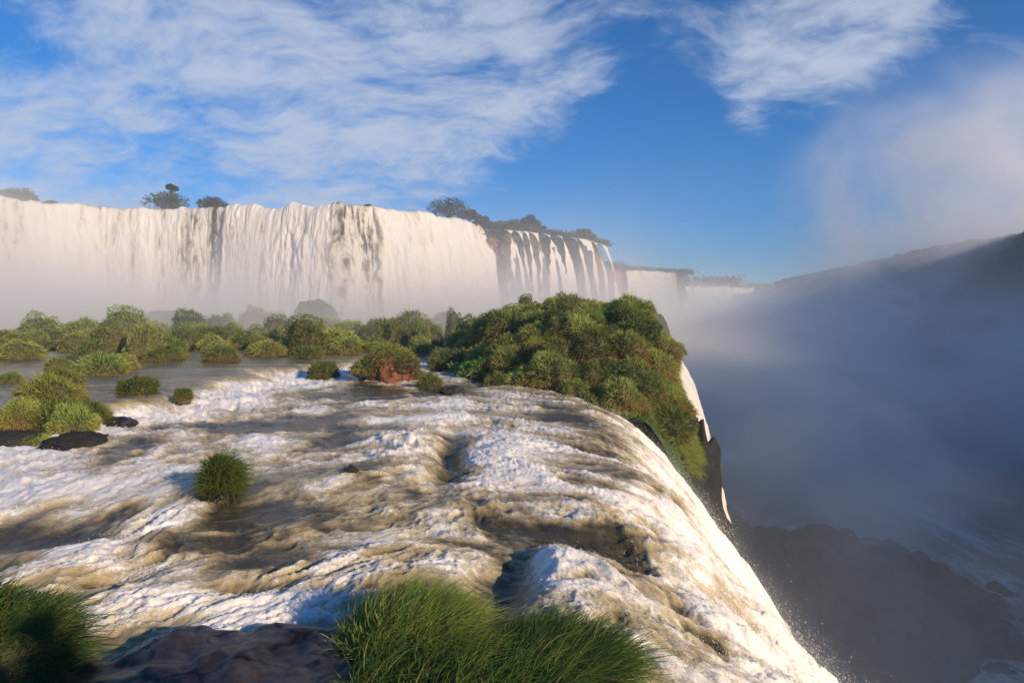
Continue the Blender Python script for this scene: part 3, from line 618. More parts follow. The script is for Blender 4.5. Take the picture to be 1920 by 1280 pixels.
NAMED = [  # kind, centre px, base py, width px, height factor, label
    ('tuft', 80, 812, 135, .95, 'pale green grass mound lowest and largest of the cluster at the left bank'),
    ('tuft', 70, 762, 120, 1.05, 'grass mound at the back of the left bank cluster'),
    ('tuft', 152, 798, 84, 1.25, 'grass mound with rust brown skirt at the right of the bank cluster'),
    ('tuft', 55, 832, 60, .7, 'small spiky grass tuft at the foot of the left bank cluster'),
    ('tuft', 102, 724, 74, 1.15, 'yellowing grass mound just behind the left bank cluster'),
    ('tuft', 176, 698, 100, .8, 'wide flat green grass mound on the dark upstream shelf'),
    ('lush', 243, 736, 84, .95, 'bright green grass mound alone on the smooth dark shelf'),
    ('tuft', 338, 742, 36, 1.2, 'small tuft where the dark shelf breaks into white water'),
    ('tuft', 8, 714, 44, 1.0, 'grass tuft cut by the left edge on the dark shelf'),
    ('shag', 300, 672, 72, .95, 'yellow green mound at the back edge of the dark shelf'),
    ('shag', 402, 674, 74, .95, 'brown skirted mound standing at the edge of the dark shelf'),
    ('tuft', 490, 664, 76, .8, 'low pale mound above the smooth water'),
    ('tuft', 567, 668, 62, .85, 'low pale mound next to the round tuft by the white chute'),
    ('tuft', 601, 706, 66, 1.1, 'round green tuft standing in the white chute'),
    ('tuft', 803, 726, 50, 1.2, 'yellow tipped tuft at the lower right of the red boulder'),
    ('shag', 826, 690, 64, 1.3, 'tall rusty mound between the red boulder and the islet hill'),
    ('tuft', 775, 705, 44, .9, 'green tuft against the right side of the red boulder'),
    ('dome', 98, 690, 60, .8, 'dark low mound behind the yellowing clump'),
    ('dome', 55, 650, 56, 1.1, 'hazy rounded mound alone at the far left'),
    ('dome', 20, 668, 90, .7, 'long low mound at the left edge in the haze'),
    ('dome', 196, 640, 54, 1.4, 'tall domed mound left of the wide dark one in the haze'),
    ('dome', 256, 668, 82, 1.35, 'large dark dome shaped mound behind the upstream shelf'),
    ('dome', 334, 652, 68, 1.1, 'domed mound right of the large dark one'),
    ('dome', 386, 648, 60, .9, 'rounded mound behind the brown skirted mound'),
    ('dome', 512, 634, 66, 1.25, 'brownish domed mound in front of the misty boulder'),
    ('dome', 606, 626, 44, 1.4, 'rounded mound right of the misty boulder'),
    ('dome', 643, 628, 34, 1.9, 'narrow upright mound left of the cone shaped one'),
    ('shag', 731, 645, 58, 1.9, 'tall cone shaped grassy mound before the big waterfall'),
    ('dome', 680, 625, 36, 1.1, 'small hazy mound left of the cone shaped one'),
    ('dome', 792, 648, 38, 2.4, 'slim column like rusty mound right of the cone shaped one'),
    ('dome', 852, 632, 44, 2.7, 'tall dark pillar mound with rounded top'),
    ('dome', 880, 640, 72, 1.3, 'broad dark mound leaning on the tall pillar mound'),
    ('dome', 922, 632, 90, .95, 'wide dark mound between pillar mound and islet hill'),
    ('dome', 760, 640, 40, .9, 'low mound between cone mound and rusty column'),
    ('dome', 700, 655, 70, .8, 'low wide green mound below the cone shaped one'),
    ('shag', 560, 645, 80, .9, 'broad shaggy mound above the low pale ones'),
    ('shag', 455, 650, 70, .9, 'shaggy mound above the smooth dark water'),
    ('dome', 160, 668, 90, .7, 'wide low mound behind the flat green one'),
    ('shag', 122, 812, 90, 1.3, 'bushy mound between the pale green and rust skirted ones at the left bank'),
    ('tuft', 20, 790, 80, 1.2, 'grass mound cut by the left edge in the bank cluster'),
    ('dome', 225, 690, 60, .9, 'small dark mound just above the bright green one on the shelf'),
    ('dome', 130, 655, 70, 1.0, 'hazy green mound between the lone far left one and the tall dome'),
    ('dome', 430, 640, 56, 1.2, 'rounded mound above the smooth water left of the shaggy one'),
    ('shag', 640, 662, 90, .9, 'broad shaggy mound left of the red boulder'),
    ('shag', 780, 668, 70, 1.2, 'rusty shaggy mound behind the red boulder'),
]
for key, px, py, wpx, hs, lab in NAMED:
    q = at_px(px, py + 4); clump(key, (q.x, q.y + pxr(wpx, q.y) * 0.6, q.z - 0.05), pxr(wpx, q.y) * 0.90, hs * (1.25 if key in ('tuft', 'lush') else 1.1), 'grass_mound', lab, 'grass mound', 'grass mounds on the river ledge')
frng = random.Random(5); CROWD, ISL = [], []
for i in range(95):
    px = frng.uniform(-60, 930); py = frng.uniform(618, 662) if px > 430 else frng.uniform(630, 668)
    if px < 380 and frng.random() < 0.45: continue
    q = at_px(px, py); rad = frng.uniform(20, 42) * q.y / FOC * (0.8 if py < 630 else 1.0)
    e_ = clump(frng.choice(['dome', 'shag', 'dome', 'tuft']), (q.x, q.y, q.z - 0.1 + max(0, q.y - 60) * .012), rad, frng.uniform(.8, 1.45), 'grass_mound',
          'one of the crowded low grass mounds filling the rows before the big waterfall', 'grass mound', 'crowded mounds before the waterfall'); CROWD.append((e_, px, q.y))
# clumps on the islet hill
irng = random.Random(21); placed = []
def iz(x, y): return float(islet_z(np.array([x]), np.array([y]))[0])
tries = 0
while len(placed) < 105 and tries < 6000:
    tries += 1
    x = irng.uniform(-4.5, 10.8); y = irng.uniform(34.2, 72); z = iz(x, y)
    if z < -2.2 or (z < -0.3 and x < 2): continue
    r = irng.uniform(.95, 1.7) * (1.0 if y < 48 else 1.25)
    if any((x - a) ** 2 + (y - b) ** 2 < (0.62 * (r + c_)) ** 2 for a, b, c_ in placed): continue
    placed.append((x, y, r))
    front = y < 41 and x < 7
    key = 'lush' if (irng.random() < 0.30 and y > 43) else ('shag' if front or irng.random() < .6 else 'tuft')
    sl = math.atan2(iz(x + .5, y) - iz(x - .5, y), 1.0)
    lab = 'hanging green gold grass clump along the foot of the islet hill' if front else ('bright broad leaved clump on the crown of the islet hill' if key == 'lush' else 'shaggy grass clump high on the islet hill')
    e_ = clump(key, (x, y, z - 0.15), r, irng.uniform(.9, 1.3), 'grass_clump', lab, 'grass', lab.replace('clump', 'clumps'), (0, -sl * 0.5, irng.uniform(0, 6.28)) if abs(sl) < 1.2 else None); ISL.append((e_, 960 + FOC * x / y, y, 'hanging gold' if front else ('bright leafy' if key == 'lush' else 'shaggy')))
for px, py, wpx, hs, Y, lab in [(986, 582, 34, 1.8, 66, 'tallest dark knob shaped mound on the skyline behind the islet hill'), (962, 600, 52, 1.2, 64, 'dark rounded mound just left of the tallest skyline knob'), (1030, 590, 40, 1.1, 66, 'left one of two dark knobs right of the tallest skyline knob'), (1052, 588, 40, 1.3, 66, 'right one of two dark knobs right of the tallest skyline knob'), (1097, 590, 26, 1.3, 62, 'small lone dark knob on the right skyline of the islet hill'), (1008, 598, 40, 1.0, 62, 'low dark knob at the foot of the tallest skyline knob'), (935, 612, 60, 1.0, 66, 'wide dark mound leftmost of the skyline knobs behind the islet hill')]:
    q = P(px, py, Y); clump('dome', (q.x, q.y, q.z - .3), pxr(wpx, Y), hs, 'grass_mound', lab, 'grass mound', 'knob mounds behind the islet hill')
def islet_cover():
    rng = np.random.RandomState(8); n = 84000
    x = rng.uniform(-5, 16, n); y = rng.uniform(33.5, 74, n)
    g_ = n // 6; x[-g_:] = rng.uniform(1, 12, g_); y[-g_:] = np.interp(x[-g_:], [-6, -2, 2.5, 6, 9, 13, 17], [45, 39, 35.2, 34.3, 34.5, 37, 42]) + rng.uniform(-1.2, 2.5, g_)
    h_ = n // 2; y[:h_] = rng.uniform(33.5, 58, h_); x[:h_] = np.interp(y[:h_], [30, 36, 42, 50, 58, 66], [6.4, 8.0, 9.2, 9.6, 9.9, 10.2]) + 4.3 * np.sqrt(rng.uniform(0, 1, h_))
    z = islet_z(x, y)
    e = 0.15; gx = (islet_z(x + e, y) - islet_z(x - e, y)) / (2 * e); gy = (islet_z(x, y + e) - islet_z(x, y - e)) / (2 * e)
    nr = np.stack([-gx, -gy, np.ones(n)], 1); nl = np.linalg.norm(nr, axis=1); nr /= nl[:, None]
    k = (z > -0.4) | ((x > 5) & (z > -4.6 + 2.5 * pn(x * 0.4, y * 0.4)) )
    k &= rng.uniform(0, 1, n) < np.clip(nl / 2.5, 0.3, 1)
    p = np.stack([x, y, z - 0.05], 1)[k]; d = (nr + rng.normal(size=nr.shape) * 0.4 + np.array([0, 0, .3]))[k]; m = len(p)
    pat = fbm(p[:, 0] * 0.5, p[:, 1] * 0.5, p[:, 2] * 0.5, 3)
    v, f, at = blades(p, d, rng.uniform(.4, 1.05, m), rng.uniform(.04, .075, m), rng.uniform(.4, 1.0, m), 2, np.clip(pat * .5 + rng.uniform(-.3, .35, m), 0, .8), np.clip(rng.uniform(0, 1, m) - 0.3 * pat, 0, 1), rng)
    o = link('hanging_grass', mesh_np('hanging_grass', v, f, True, at), None, M_GREEN)
    tag(o, 'dense green growth covering the islet hill and its steep gorge side', 'grass', None, 'stuff')
islet_cover()

# boulders and wet rocks
def rock(name, px, py, wpx, hs, label, material, seed, lump=.22, deep=.5, z=None, Y=None, cat='rock'):
    q = at_px(px, py, z) if Y is None else P(px, py, Y)
    me = mound_mesh(name, seed, 1.0, lump, -deep, 60, 36, .16); r = pxr(wpx, q.y)
    o = link(name, me, None, material); o.location = (q.x, q.y + r * .6, q.z); o.scale = (r, r * .9, r * hs); o.rotation_euler = (0, 0, seed * 1.7)
    return tag(o, label, cat)
rock('boulder', 730, 716, 84, 1.25, 'red brown boulder capped with grass in the rapids', M_REDROCK, 6, .12)
q = at_px(720, 716); rr = pxr(96, q.y)
clump('tuft', (q.x - .1, q.y + rr * 1.2, q.z + rr * .70), rr * .98, .80, 'grass_clump', 'grass cap hanging over the red brown boulder', 'grass')
clump('tuft', (q.x - 1.25, q.y + rr * .9, q.z + rr * .35), rr * .7, .95, 'grass_clump', 'shadowed grass tuft against the left side of the red boulder', 'grass')
clump('shag', (q.x + 1.3, q.y + rr * .6, q.z + rr * .55), rr * .55, .8, 'grass_clump', 'rusty drooping tuft on the right shoulder of the red boulder', 'grass')
rock('rock', 690, 712, 40, .8, 'small dark rock at the left foot of the red boulder', M_DARKROCK, 5)
rock('rock', 845, 738, 52, .5, 'flat black wet rock between red boulder and islet hill', M_DARKROCK, 8)
rock('rock', 10, 838, 100, .5, 'dark rock under the grass cluster at the left bank', M_DARKROCK, 9)
rock('rock', 120, 838, 110, .35, 'low dark rock below the rust skirted grass mound', M_DARKROCK, 10)
rock('rock', 395, 938, 70, .5, 'wet rock carrying the lone tuft in midstream', M_FORE, 12)
rock('rock', 655, 885, 26, .8, 'little black rock splashed over in midstream', M_DARKROCK, 15)
rock('rock', 215, 800, 60, .5, 'brown wet rock beside the rust skirted grass mound', M_FORE, 16)
for px, py, wpx, hs, Y, sd, lab in [(582, 612, 92, 1.05, 116, 21, 'tall misty boulder silhouetted at the foot of the big waterfall'), (290, 612, 104, .55, 112, 22, 'broad misty boulder seen faintly in the spray at left'), (362, 614, 60, .75, 108, 23, 'small misty boulder right of the broad one'), (470, 610, 56, .9, 110, 24, 'misty boulder left of the tall silhouetted one'), (135, 640, 60, .8, 96, 25, 'angular hazy rock behind the left mounds'), (92, 640, 60, 1.0, 104, 26, 'pale ghostly mound in the spray at far left')]:
    rock('boulder', px, py, wpx, hs, lab, M_HEAD, sd, .15, .5, None, Y)

bt = link('rock_buttress', mound_mesh('rock_buttress', 33, 1.0, .22, -1.0, 70, 60, .13), None, M_DARKROCK)
bt.location = (12.5, 44.0, -15.2); bt.scale = (2.9, 3.6, 13.0)
tag(bt, 'black rock buttress below the gorge side of the islet hill', 'rock')
for px, py, Y, r, lab in [(1178, 792, 35.6, 1.0, 'first'), (1206, 818, 36.2, 1.1, 'second'), (1232, 846, 37, 1.1, 'third'), (1252, 800, 39, 1.3, 'fourth'), (1262, 850, 40, 1.2, 'fifth'), (1270, 770, 42, 1.2, 'sixth'), (1282, 812, 43, 1.1, 'seventh')]:
    q = P(px, py, Y - 1.6); clump('shag', (q.x - .3, q.y, q.z - .3), r, 1.15, 'grass_clump', lab + ' clump downward of the grass draping over the gorge side of the islet hill', 'grass', 'clumps draping over the gorge side')
# lone midstream tuft
def long_tuft(name, loc, rx, ry, h, n, bl, bw, K, wind, label, material, rust, seed, lump=.15, low=-0.05, cat='grass', drp=(.3, .8)):
    rng = np.random.RandomState(seed); p, d, u, k = dome_points(n, 1.0, rng, lump, seed * 1.3, low)
    p = p * np.array([rx, ry, h]); nr = d / np.array([rx, ry, h]); nr /= np.linalg.norm(nr, axis=1)[:, None]
    cl_ = fbm(p[:, 0] * 1.3, p[:, 1] * 1.3, p[:, 2] * 1.3, 2)
    dr = nr * 0.6 + np.array([0, 0, .75]) + rng.normal(size=d.shape) * .36 + np.stack([cl_, fbm(p[:, 1], p[:, 0], 4.0, 2), 0 * cl_], 1) * .25
    L = bl * rng.uniform(.55, 1.25, n) * (1 + .35 * cl_); tint = np.clip(rust * (1.1 - u) * rng.uniform(0, 1.4, n) + (rng.uniform(0, 1, n) < .09) * .8, 0, 1)
    v, f, at = blades(p * .93, dr, L, bw * rng.uniform(.6, 1.3, n), rng.uniform(*drp, n), K, tint, np.clip(rng.uniform(0, 1, n) * .8 + .3 * cl_, 0, 1), rng, wind)
    e = empty(name, loc); link('blades', mesh_np('blades', v, f, True, at), e, material)
    mm = mound_mesh('root_mound', seed * 1.3, 1.0, lump, -.6, 32, 16); mo = link('root_mound', mm, e, M_MOUND); mo.scale = (rx * .9, ry * .9, h * .88)
    return tag(e, label, cat)
q = at_px(400, 938)
long_tuft('grass_tuft', (q.x, q.y + .45, q.z + .15), .40, .40, .72, 2400, .74, .022, 5, (.18, 0, 0), 'lone green grass tuft on a wet rock in midstream', M_GREEN, .25, 31, .2, -.2)

# foreground rock shelf, big tuft and bank bush
def fore_z(X, Y):
    edge = np.interp(X, [-9, -6.6, -5.6, -4.6, -3.4, -2.2, -1, 0, 1.2, 2.2], [8.0, 8.0, 8.6, 9.45, 9.6, 9.35, 9.0, 8.8, 8.2, 6.5]) + .22 * fbm(X * 1.2, 1.0, o=3)
    d = edge - Y
    return -0.9 + 1.22 * sst(-.35, .9, d) + .14 * fbm(X * .8, Y * .8, 2.0, 4) + .10 * sst(.8, 3, d) + 0.035 * fbm(X * 4 + Y * 3, (Y - X) * 1.2, 3.0, 4)
heightfield('rock_shelf', -10, 3.0, 3.0, 10.4, 260, 160, fore_z, M_FORE, 'dark wet rock shelf at the near edge of the rapids')
TUFT = [(-1.45, 8.35, .18, .85, .75, .46, 5000, 'large dark green grass clump at the near edge, left half of the big tuft', 41), (.42, 7.95, .02, 1.05, .75, .30, 5200, 'lush wind bent grass clump at the near edge, right half of the big tuft', 42), (-.6, 7.3, .15, 1.5, .6, .3, 3000, 'shadowed grass clump in front of the big near tuft', 43)]
for x, y, z, rx, ry, h, n, lab, sd in TUFT:
    long_tuft('grass_tuft', (x, y, z), rx, ry, h, n, .78, .017, 6, (.34, .05, 0), lab, M_FOREG, .10, sd, .15, .0, 'grass', (.25, .7))
long_tuft('bush', (-7.3, 7.5, .1), 1.55, 1.3, 1.25, 9000, .55, .016, 5, (.22, .05, 0), 'tall shadowed grassy bush at the lower left bank', M_FOREG, .14, 44, .16, -.1, 'bush')
def shoots():
    rng = np.random.RandomState(5); B, D = [], []
    for k in range(7):
        c_ = np.array([-7.4 + .2 * k + rng.uniform(-.1, .1), 7.6 + rng.uniform(-.3, .3), 1.35 + rng.uniform(-.1, .15) - .04 * abs(k - 3)])
        for j in range(9): B.append(c_ + rng.normal(size=3) * .02); D.append([math.cos(j * 2.4), math.sin(j * 2.4) * .8, rng.uniform(.35, 1.2)])
    n = len(B); v, f, at = blades(np.array(B), np.array(D), rng.uniform(.16, .28, n), rng.uniform(.05, .07, n), rng.uniform(.2, .5, n), 4, np.zeros(n), rng.uniform(0, .5, n), rng)
    e = empty('leafy_plant', (0, 0, 0)); link('leaves', mesh_np('leaves', v, f, True, at), e, M_FOREG)
    tag(e, 'dark broad leaved shoots rising above the lower left bush', 'plant')
shoots()

def tube(pts, rad, sides=7):
    pts = np.array(pts, float); n = len(pts); vs = []
    for i in range(n):
        d = pts[min(i + 1, n - 1)] - pts[max(i - 1, 0)]; d /= np.linalg.norm(d) + 1e-9
        a = np.cross(d, [0.3, 1, 0.1]); a /= np.linalg.norm(a); b = np.cross(d, a)
        for k in range(sides):
            q_ = 2 * math.pi * k / sides; vs.append(pts[i] + rad[i] * (a * math.cos(q_) + b * math.sin(q_)))
    f = [[i * sides + k, i * sides + (k + 1) % sides, (i + 1) * sides + (k + 1) % sides, (i + 1) * sides + k] for i in range(n - 1) for k in range(sides)]
    return np.array(vs), np.array(f)
def tree(loc, w_, h, seed, label, group='trees along the top of the falls', trunk=.35, lobes=7, leaf=.42, n=2200, name='tree'):
    rng = np.random.RandomState(seed); e = empty(name, loc); r = w_ / 2
    V, F, off = [], [], 0; L = []
    for k in range(lobes):
        a = k * 2.4 + rng.uniform(0, 1); q_ = math.sqrt((k + .5) / lobes)
        L.append((np.array([math.cos(a) * r * .72 * q_, math.sin(a) * r * .72 * q_, h * (trunk + (1 - trunk) * (.78 - .45 * q_ * q_) + rng.uniform(-.06, .06))]), r * rng.uniform(.34, .5)))
    def addt(v, f):
        nonlocal off; V.append(v); F.append(f + off); off += len(v)
    addt(*tube([(0, 0, -1), (.1, 0, h * trunk * .6), (0, .1, h * trunk), (0, 0, h * .75)], [h * (.045 + .03 * (trunk > .5)), h * (.035 + .03 * (trunk > .5)), h * (.03 + .02 * (trunk > .5)), h * .015]))
    for c_, rr_ in L: addt(*tube([(0, 0, h * trunk * .8), tuple(c_ * np.array([.5, .5, .8])), tuple(c_)], [h * .02, h * .013, h * .005], 5))
    link('trunk', mesh_np('trunk', np.concatenate(V), np.concatenate(F)), e, M_BARK)
    P_, D_ = [], []
    for c_, rr_ in L:
        m = n // lobes; d = rng.normal(size=(m, 3)); d /= np.linalg.norm(d, axis=1)[:, None]
        P_.append(c_ + d * (rr_ * rng.uniform(.45, 1.12, m) ** .7)[:, None] * np.array([1, 1, .62])); D_.append(d + rng.normal(size=(m, 3)) * .8)
    p = np.concatenate(P_); d = np.concatenate(D_); m = len(p)
    v, f, at = blades(p, d, leaf * rng.uniform(.6, 1.3, m), leaf * .75 * rng.uniform(.6, 1.2, m), rng.uniform(0, .5, m), 2, np.clip(rng.normal(-.1, .25, m), 0, 1), rng.uniform(0, 1, m), rng)
    link('crown', mesh_np('crown', v, f, False, at), e, M_TREE)
    return tag(e, label, 'tree', group)
def lip_tree(px, wpx, hpx, seed, label, dy=5, lobes=7, trunk=.3, dz=0):
    q_ = lipseg(px, px + 1, ZT, 2)[0]; q_ = q_ * 1.0; k = (q_.y + dy) / q_.y
    return tree((q_.x * k, q_.y + dy, ZT - .3 + dz), wpx * q_.y / FOC, hpx * q_.y / FOC, seed, label, lobes=lobes, trunk=trunk)
lip_tree(312, 92, 36, 1, 'wide bushy tree on the lip of the big waterfall', 4, 11, .12)
lip_tree(322, 24, 56, 2, 'slender umbrella tree rising above the wide bushy one on the lip', 5, 4, .75)
lip_tree(400, 58, 26, 3, 'low reddish green bush tree right of the umbrella tree', 4, 7, .1)
lip_tree(34, 72, 34, 4, 'rounded pale tree on the lip at the far left', 8, 7, .1)
lip_tree(92, 40, 14, 14, 'low scrub tree right of the pale rounded one at far left', 8, 5, .05)
lip_tree(842, 90, 46, 5, 'big dark round tree at the right end of the broad curtain', 8, 12, .15)
lip_tree(880, 44, 34, 6, 'feathery smaller tree leaning against the big dark one', 8, 6, .3)
lip_tree(905, 36, 24, 7, 'scrub tree on top of the red cliff', 4, 5, .1)
lip_tree(960, 60, 26, 8, 'spreading tree left of the upright one above the streams', 8, 7, .15)
lip_tree(990, 44, 42, 9, 'upright dark tree above the narrow streams', 8, 6, .25)
lip_tree(1018, 16, 22, 10, 'tiny lollipop tree above the narrow streams', 6, 3, .5)
lip_tree(1096, 42, 24, 11, 'rounded tree near the right end of the narrow streams', 4, 6, .15)
lip_tree(630, 14, 8, 15, 'tiny shrub at the left of the dark veil on the lip', 2, 3, .1)
lip_tree(688, 22, 7, 16, 'tiny shrub at the right of the dark veil on the lip', 2, 3, .1)
def scrub(name, pts, n, hgt, wid, leaf, seed, label, material=M_TREE, hang=0.0):
    rng = np.random.RandomState(seed); p, s = path_pts(pts, 400); i = rng.randint(0, 400, n); b = p[i].copy()
    lump = np.clip(.55 + .6 * fbm(s * .13 + seed, 1.0, o=3), .1, 1.3)[i]
    z = rng.uniform(-hang, 1, n); b[:, 0] += rng.normal(size=n) * wid; b[:, 1] += rng.normal(size=n) * wid; b[:, 2] += np.where(z > 0, z * hgt * lump, z * 6)
    v, f, at = blades(b, rng.normal(size=(n, 3)) + [0, 0, .3], leaf * rng.uniform(.6, 1.3, n), leaf * .7 * rng.uniform(.6, 1.2, n), rng.uniform(0, .6, n), 2, np.clip(rng.normal(-.1, .25, n), 0, 1), rng.uniform(0, 1, n), rng)
    return tag(link(name, mesh_np(name, v, f, False, at), None, material), label, 'scrub', None, 'stuff')
scrub('scrub', [Vector((q_.x, q_.y + 3, q_.z)) for q_ in lipseg(898, 1140)], 7000, 3.4, 1.6, .6, 3, 'dense scrub along the cliff top above the narrow streams', hang=.0)
scrub('hanging_scrub', [Vector((q_.x + 2.0, q_.y - 1.5, q_.z)) for q_ in lipseg(1032, 1074)], 3500, .8, .8, .5, 4, 'green growth hanging down the cliff between the narrow streams', hang=1.6)
scrub('hanging_scrub', [Vector((q_.x + .6, q_.y - 1.0, q_.z)) for q_ in lipseg(890, 944)], 1600, .8, .9, .5, 6, 'green growth hanging over the red cliff top', hang=.9)
scrub('treeline', FAR[1:7], 3500, 4.5, 2.5, 1.2, 5, 'hazy scrub on top of the farther cliff')
scrub('treeline', [Vector((q_.x, q_.y, q_.z + 1)) for q_ in FAR[6:]], 6000, 9, 5, 2.4, 7, 'far blue treeline closing the gorge')

# bluff and trees behind the viewpoint that keep the near bank in shade
heightfield('bank', 7, 70, -70, -7, 60, 60, lambda X, Y: -1 + 5.0 * sst(7, 13, X) * sst(-7, -12, Y) + .8 * fbm(X * .2, Y * .2, 1.0, 3), M_SOIL, 'earth bank behind the viewpoint')
for k, (x, y, h) in enumerate([(10.5, -9.0, 8.4), (13.8, -9.5, 7.8), (17, -10.6, 7.6), (20.5, -12.6, 7.0), (8.5, -11.5, 8.6), (24, -15, 7)]):
    tree((x, y, 2.0), 5.2, h, 60 + k, ['leafy tree on the bank behind the viewpoint, ' + q2 for q2 in ('nearest the river', 'second along the edge', 'third along the edge', 'fourth along the edge', 'set back inland', 'last along the edge')][k], 'trees behind the viewpoint', .3, 9, .55, 1000)

# birds
def bird(px, py, Y, span, bank, seed):
    q_ = P(px, py, Y); e = empty('bird', q_, seed * 1.1); e.rotation_euler = (bank, 0, seed * 1.1)
    b = link('body', mound_mesh('body', 1, 1.0, .02, -1.0, 12, 8), e, M_BIRD); b.scale = (span * .20, span * .06, span * .055)
    for s_ in (-1, 1):
        v = [(span * .08, 0, 0), (-span * .08, 0, 0), (-span * .10, s_ * span * .25, span * .10), (span * .07, s_ * span * .25, span * .10), (-span * .12, s_ * span * .52, span * .04), (span * .07, 0, span * .015), (-span * .07, 0, span * .015), (-span * .09, s_ * span * .25, span * .115), (span * .06, s_ * span * .25, span * .115)]
        me = bpy.data.meshes.new('wing'); me.from_pydata(v, [], [(0, 1, 2, 3), (3, 2, 4), (5, 8, 7, 6), (8, 4, 7), (0, 3, 8, 5), (1, 6, 7, 2)]); link('wing', me, e, M_BIRD)
    return e
for k, (px, py, Y, sp, lab) in enumerate([(1806, 1099, 60, .55, 'dark bird gliding low over the gorge water'), (1663, 125, 90, .45, 'tiny bird high in the sky at upper right'), (1500, 139, 90, .40, 'tiny bird under the upper right cloud'), (1376, 200, 90, .36, 'tiny bird in the blue gap left of the cloud wisp'), (1244, 278, 90, .36, 'lower of two tiny birds over the falls'), (1266, 264, 90, .36, 'upper of two tiny birds over the falls'), (1619, 341, 80, .36, 'tiny bird right of another before the pale plume'), (1589, 343, 80, .30, 'tiny bird left of another before the pale plume')]):
    tag(bird(px, py, Y, sp, .3, k), lab, 'bird', 'birds over the gorge')

ORD = 'first second third fourth fifth sixth seventh eighth ninth tenth eleventh twelfth thirteenth fourteenth fifteenth sixteenth seventeenth eighteenth nineteenth twentieth'.split()
cells = {}
for e_, px, y in CROWD:
    cells.setdefault(('front' if y < 56 else 'middle' if y < 74 else 'hazy back', 'left' if px < 330 else 'middle' if px < 640 else 'right'), []).append((px, e_))
for (row, part), L_ in cells.items():
    for k, (_, e_) in enumerate(sorted(L_, key=lambda a: a[0])): e_['label'] = f"{ORD[k]} low grass mound from left in the {row} row below the waterfall's {part} part"
cells = {}
for e_, px, y, kd in ISL:
    cells.setdefault((kd, 'lowest' if y < 40 else 'lower' if y < 47 else 'upper' if y < 57 else 'topmost', 'left' if px < 1060 else 'right'), []).append((px, e_))
for (kd, row, part), L_ in cells.items():
    for k, (_, e_) in enumerate(sorted(L_, key=lambda a: a[0])): e_['label'] = f"{ORD[k]} {kd} grass clump from left on the {row} {part} slope of the islet hill"

# ------------------------------------------------------------------ air: thin haze, spray mist below the falls, mist filling the gorge
def box(name, lo, hi, material, label, cat):
    x0, y0, z0 = lo; x1, y1, z1 = hi; c_ = Vector(((x0 + x1) / 2, (y0 + y1) / 2, (z0 + z1) / 2)); h = Vector(((x1 - x0) / 2, (y1 - y0) / 2, (z1 - z0) / 2))
    v = [(sx * h.x, sy * h.y, sz * h.z) for sx in (-1, 1) for sy in (-1, 1) for sz in (-1, 1)]
    me = bpy.data.meshes.new(name); me.from_pydata(v, [], [(0, 1, 3, 2), (4, 6, 7, 5), (0, 4, 5, 1), (2, 3, 7, 6), (0, 2, 6, 4), (1, 5, 7, 3)])
    o = link(name, me, None, material); o.location = c_
    return tag(o, label, cat, None, 'stuff')
def m_haze(d, col=(.93, .95, 1.0)):
    m, t = mat('haze_air'); v = t.add('ShaderNodeVolumePrincipled', {'Color': (*col, 1), 'Density': d, 'Anisotropy': 0.0}); out_s(t, None, v.outputs[0]); return m
def m_mist(name, fn, aniso=0.0, col=(.97, .97, .98)):
    m, t = mat(name); p = pos(t); s_ = t.add('ShaderNodeSeparateXYZ', {0: p})
    d = fn(t, p, s_.outputs[0], s_.outputs[1], s_.outputs[2])
    v = t.add('ShaderNodeVolumePrincipled', {'Color': (*col, 1), 'Density': d, 'Anisotropy': aniso}); out_s(t, None, v.outputs[0]); return m
box('haze', (-700, -300, -59), (1000, 1300, 90), m_haze(.00045, (.55, .74, 1.0)), 'thin pale haze over the whole valley', 'haze')
def f_fall(t, p, x, y, z):
    n = t.noise(p, .045, 4, .6)
    hz = t.math('EXPONENT', t.math('MULTIPLY', z, t.mr(x, -122, -88, -.045, -.15)))
    left = t.math('MULTIPLY', t.mr(x, -50, -115, 1.0, 2.0), t.math('MULTIPLY', t.mr(x, 42, 12), t.mr(y, 56, 112)))
    return t.math('MULTIPLY', t.math('MULTIPLY', t.math('MULTIPLY', hz, left), t.mr(n, .30, .70, .3, 1.7)), .065)
def f_gorge(t, p, x, y, z):
    n = t.noise(t.add('ShaderNodeMapping', {'Vector': p, 'Scale': (1, .8, 1.4)}).outputs[0], .017, 5, .62, .6)
    a = t.mr(n, .41, .61, .06, 2.1)
    hz = t.mr(z, 26, -42, 0.0, 1.0)
    far = t.mr(y, 50, 300, .13, 1.0)
    return t.math('MULTIPLY', t.math('MULTIPLY', t.math('MULTIPLY', a, hz), far), .028)
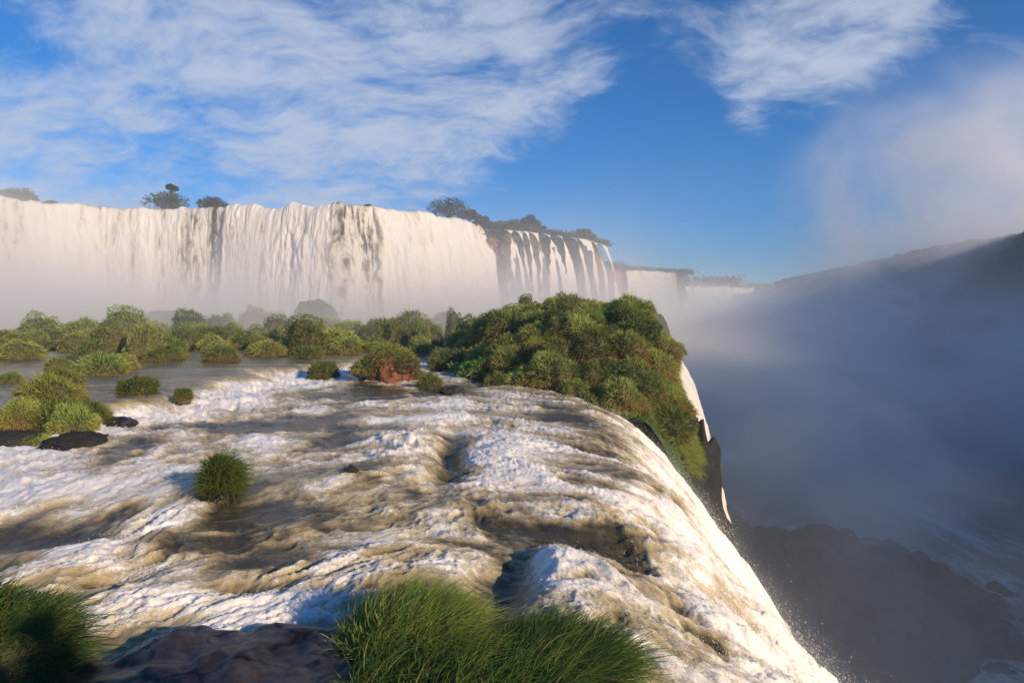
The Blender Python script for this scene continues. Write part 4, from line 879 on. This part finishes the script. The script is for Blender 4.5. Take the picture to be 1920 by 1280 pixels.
def f_plume(t, p, x, y, z):
    n = t.noise(p, .016, 4, .6, .5)
    c_ = t.vm('LENGTH', t.vm('MULTIPLY', t.vm('SUBTRACT', p, (290, 390, 62)), (1 / 135, 1 / 120, 1 / 112)))
    e = t.mr(c_, 1.0, .2, 0.0, 1.0)
    return t.math('MULTIPLY', t.math('MULTIPLY', e, t.mr(n, .36, .66, 0, 1.4)), .028)
box('spray_mist', (-190, 56, -2), (60, 190, 34), m_mist('spray_mist', f_fall), 'warm spray mist rising at the foot of the big waterfall', 'mist')
box('gorge_mist', (13, 40, -54), (330, 760, 36), m_mist('gorge_mist', f_gorge, 0.0, (.90, .97, 1.0)), 'blue grey mist drifting through the gorge', 'mist')  # white mist tinted bluish; the gorge's cool shade is put into its colour
box('mist_plume', (150, 265, -52), (425, 515, 176), m_mist('mist_plume', f_plume), 'pale plume of spray rising above the gorge at right', 'mist')

def f_lip(t, p, x, y, z):                            # soft veil of spray hugging the falling sheet at the near lip
    x0 = t.add('ShaderNodeMapRange', {'Value': y, 'From Min': 9.0, 'From Max': 28.0, 'To Min': 0.6, 'To Max': 3.2}).outputs[0]
    kk = t.add('ShaderNodeMapRange', {'Value': y, 'From Min': 10.0, 'From Max': 24.0, 'To Min': .085, 'To Max': .15}).outputs[0]
    q_ = t.math('SUBTRACT', t.math('SUBTRACT', x, x0), t.math('SQRT', t.math('DIVIDE', t.math('MAXIMUM', t.math('MULTIPLY', z, -1.0), 0.0), kk)))
    e = t.math('EXPONENT', t.math('MULTIPLY', t.math('MAXIMUM', q_, 0.0), -2.4))
    n = t.noise(p, .35, 4, .6, .4)
    return t.math('MULTIPLY', t.math('MULTIPLY', t.math('MULTIPLY', e, t.mr(n, .3, .7, .1, 1.7)), t.mr(z, .5, -7.0)), t.math('MULTIPLY', t.mr(y, 8, 13), t.math('MULTIPLY', t.mr(y, 37, 31), .06)))
M_LIP = m_mist('lip_spray', f_lip); M_LIP.cycles.volume_step_rate = 0.6
box('lip_mist', (2.0, 8, -34), (24, 37, 0.4), M_LIP, 'soft white spray hanging along the falling sheet at the near lip', 'mist')
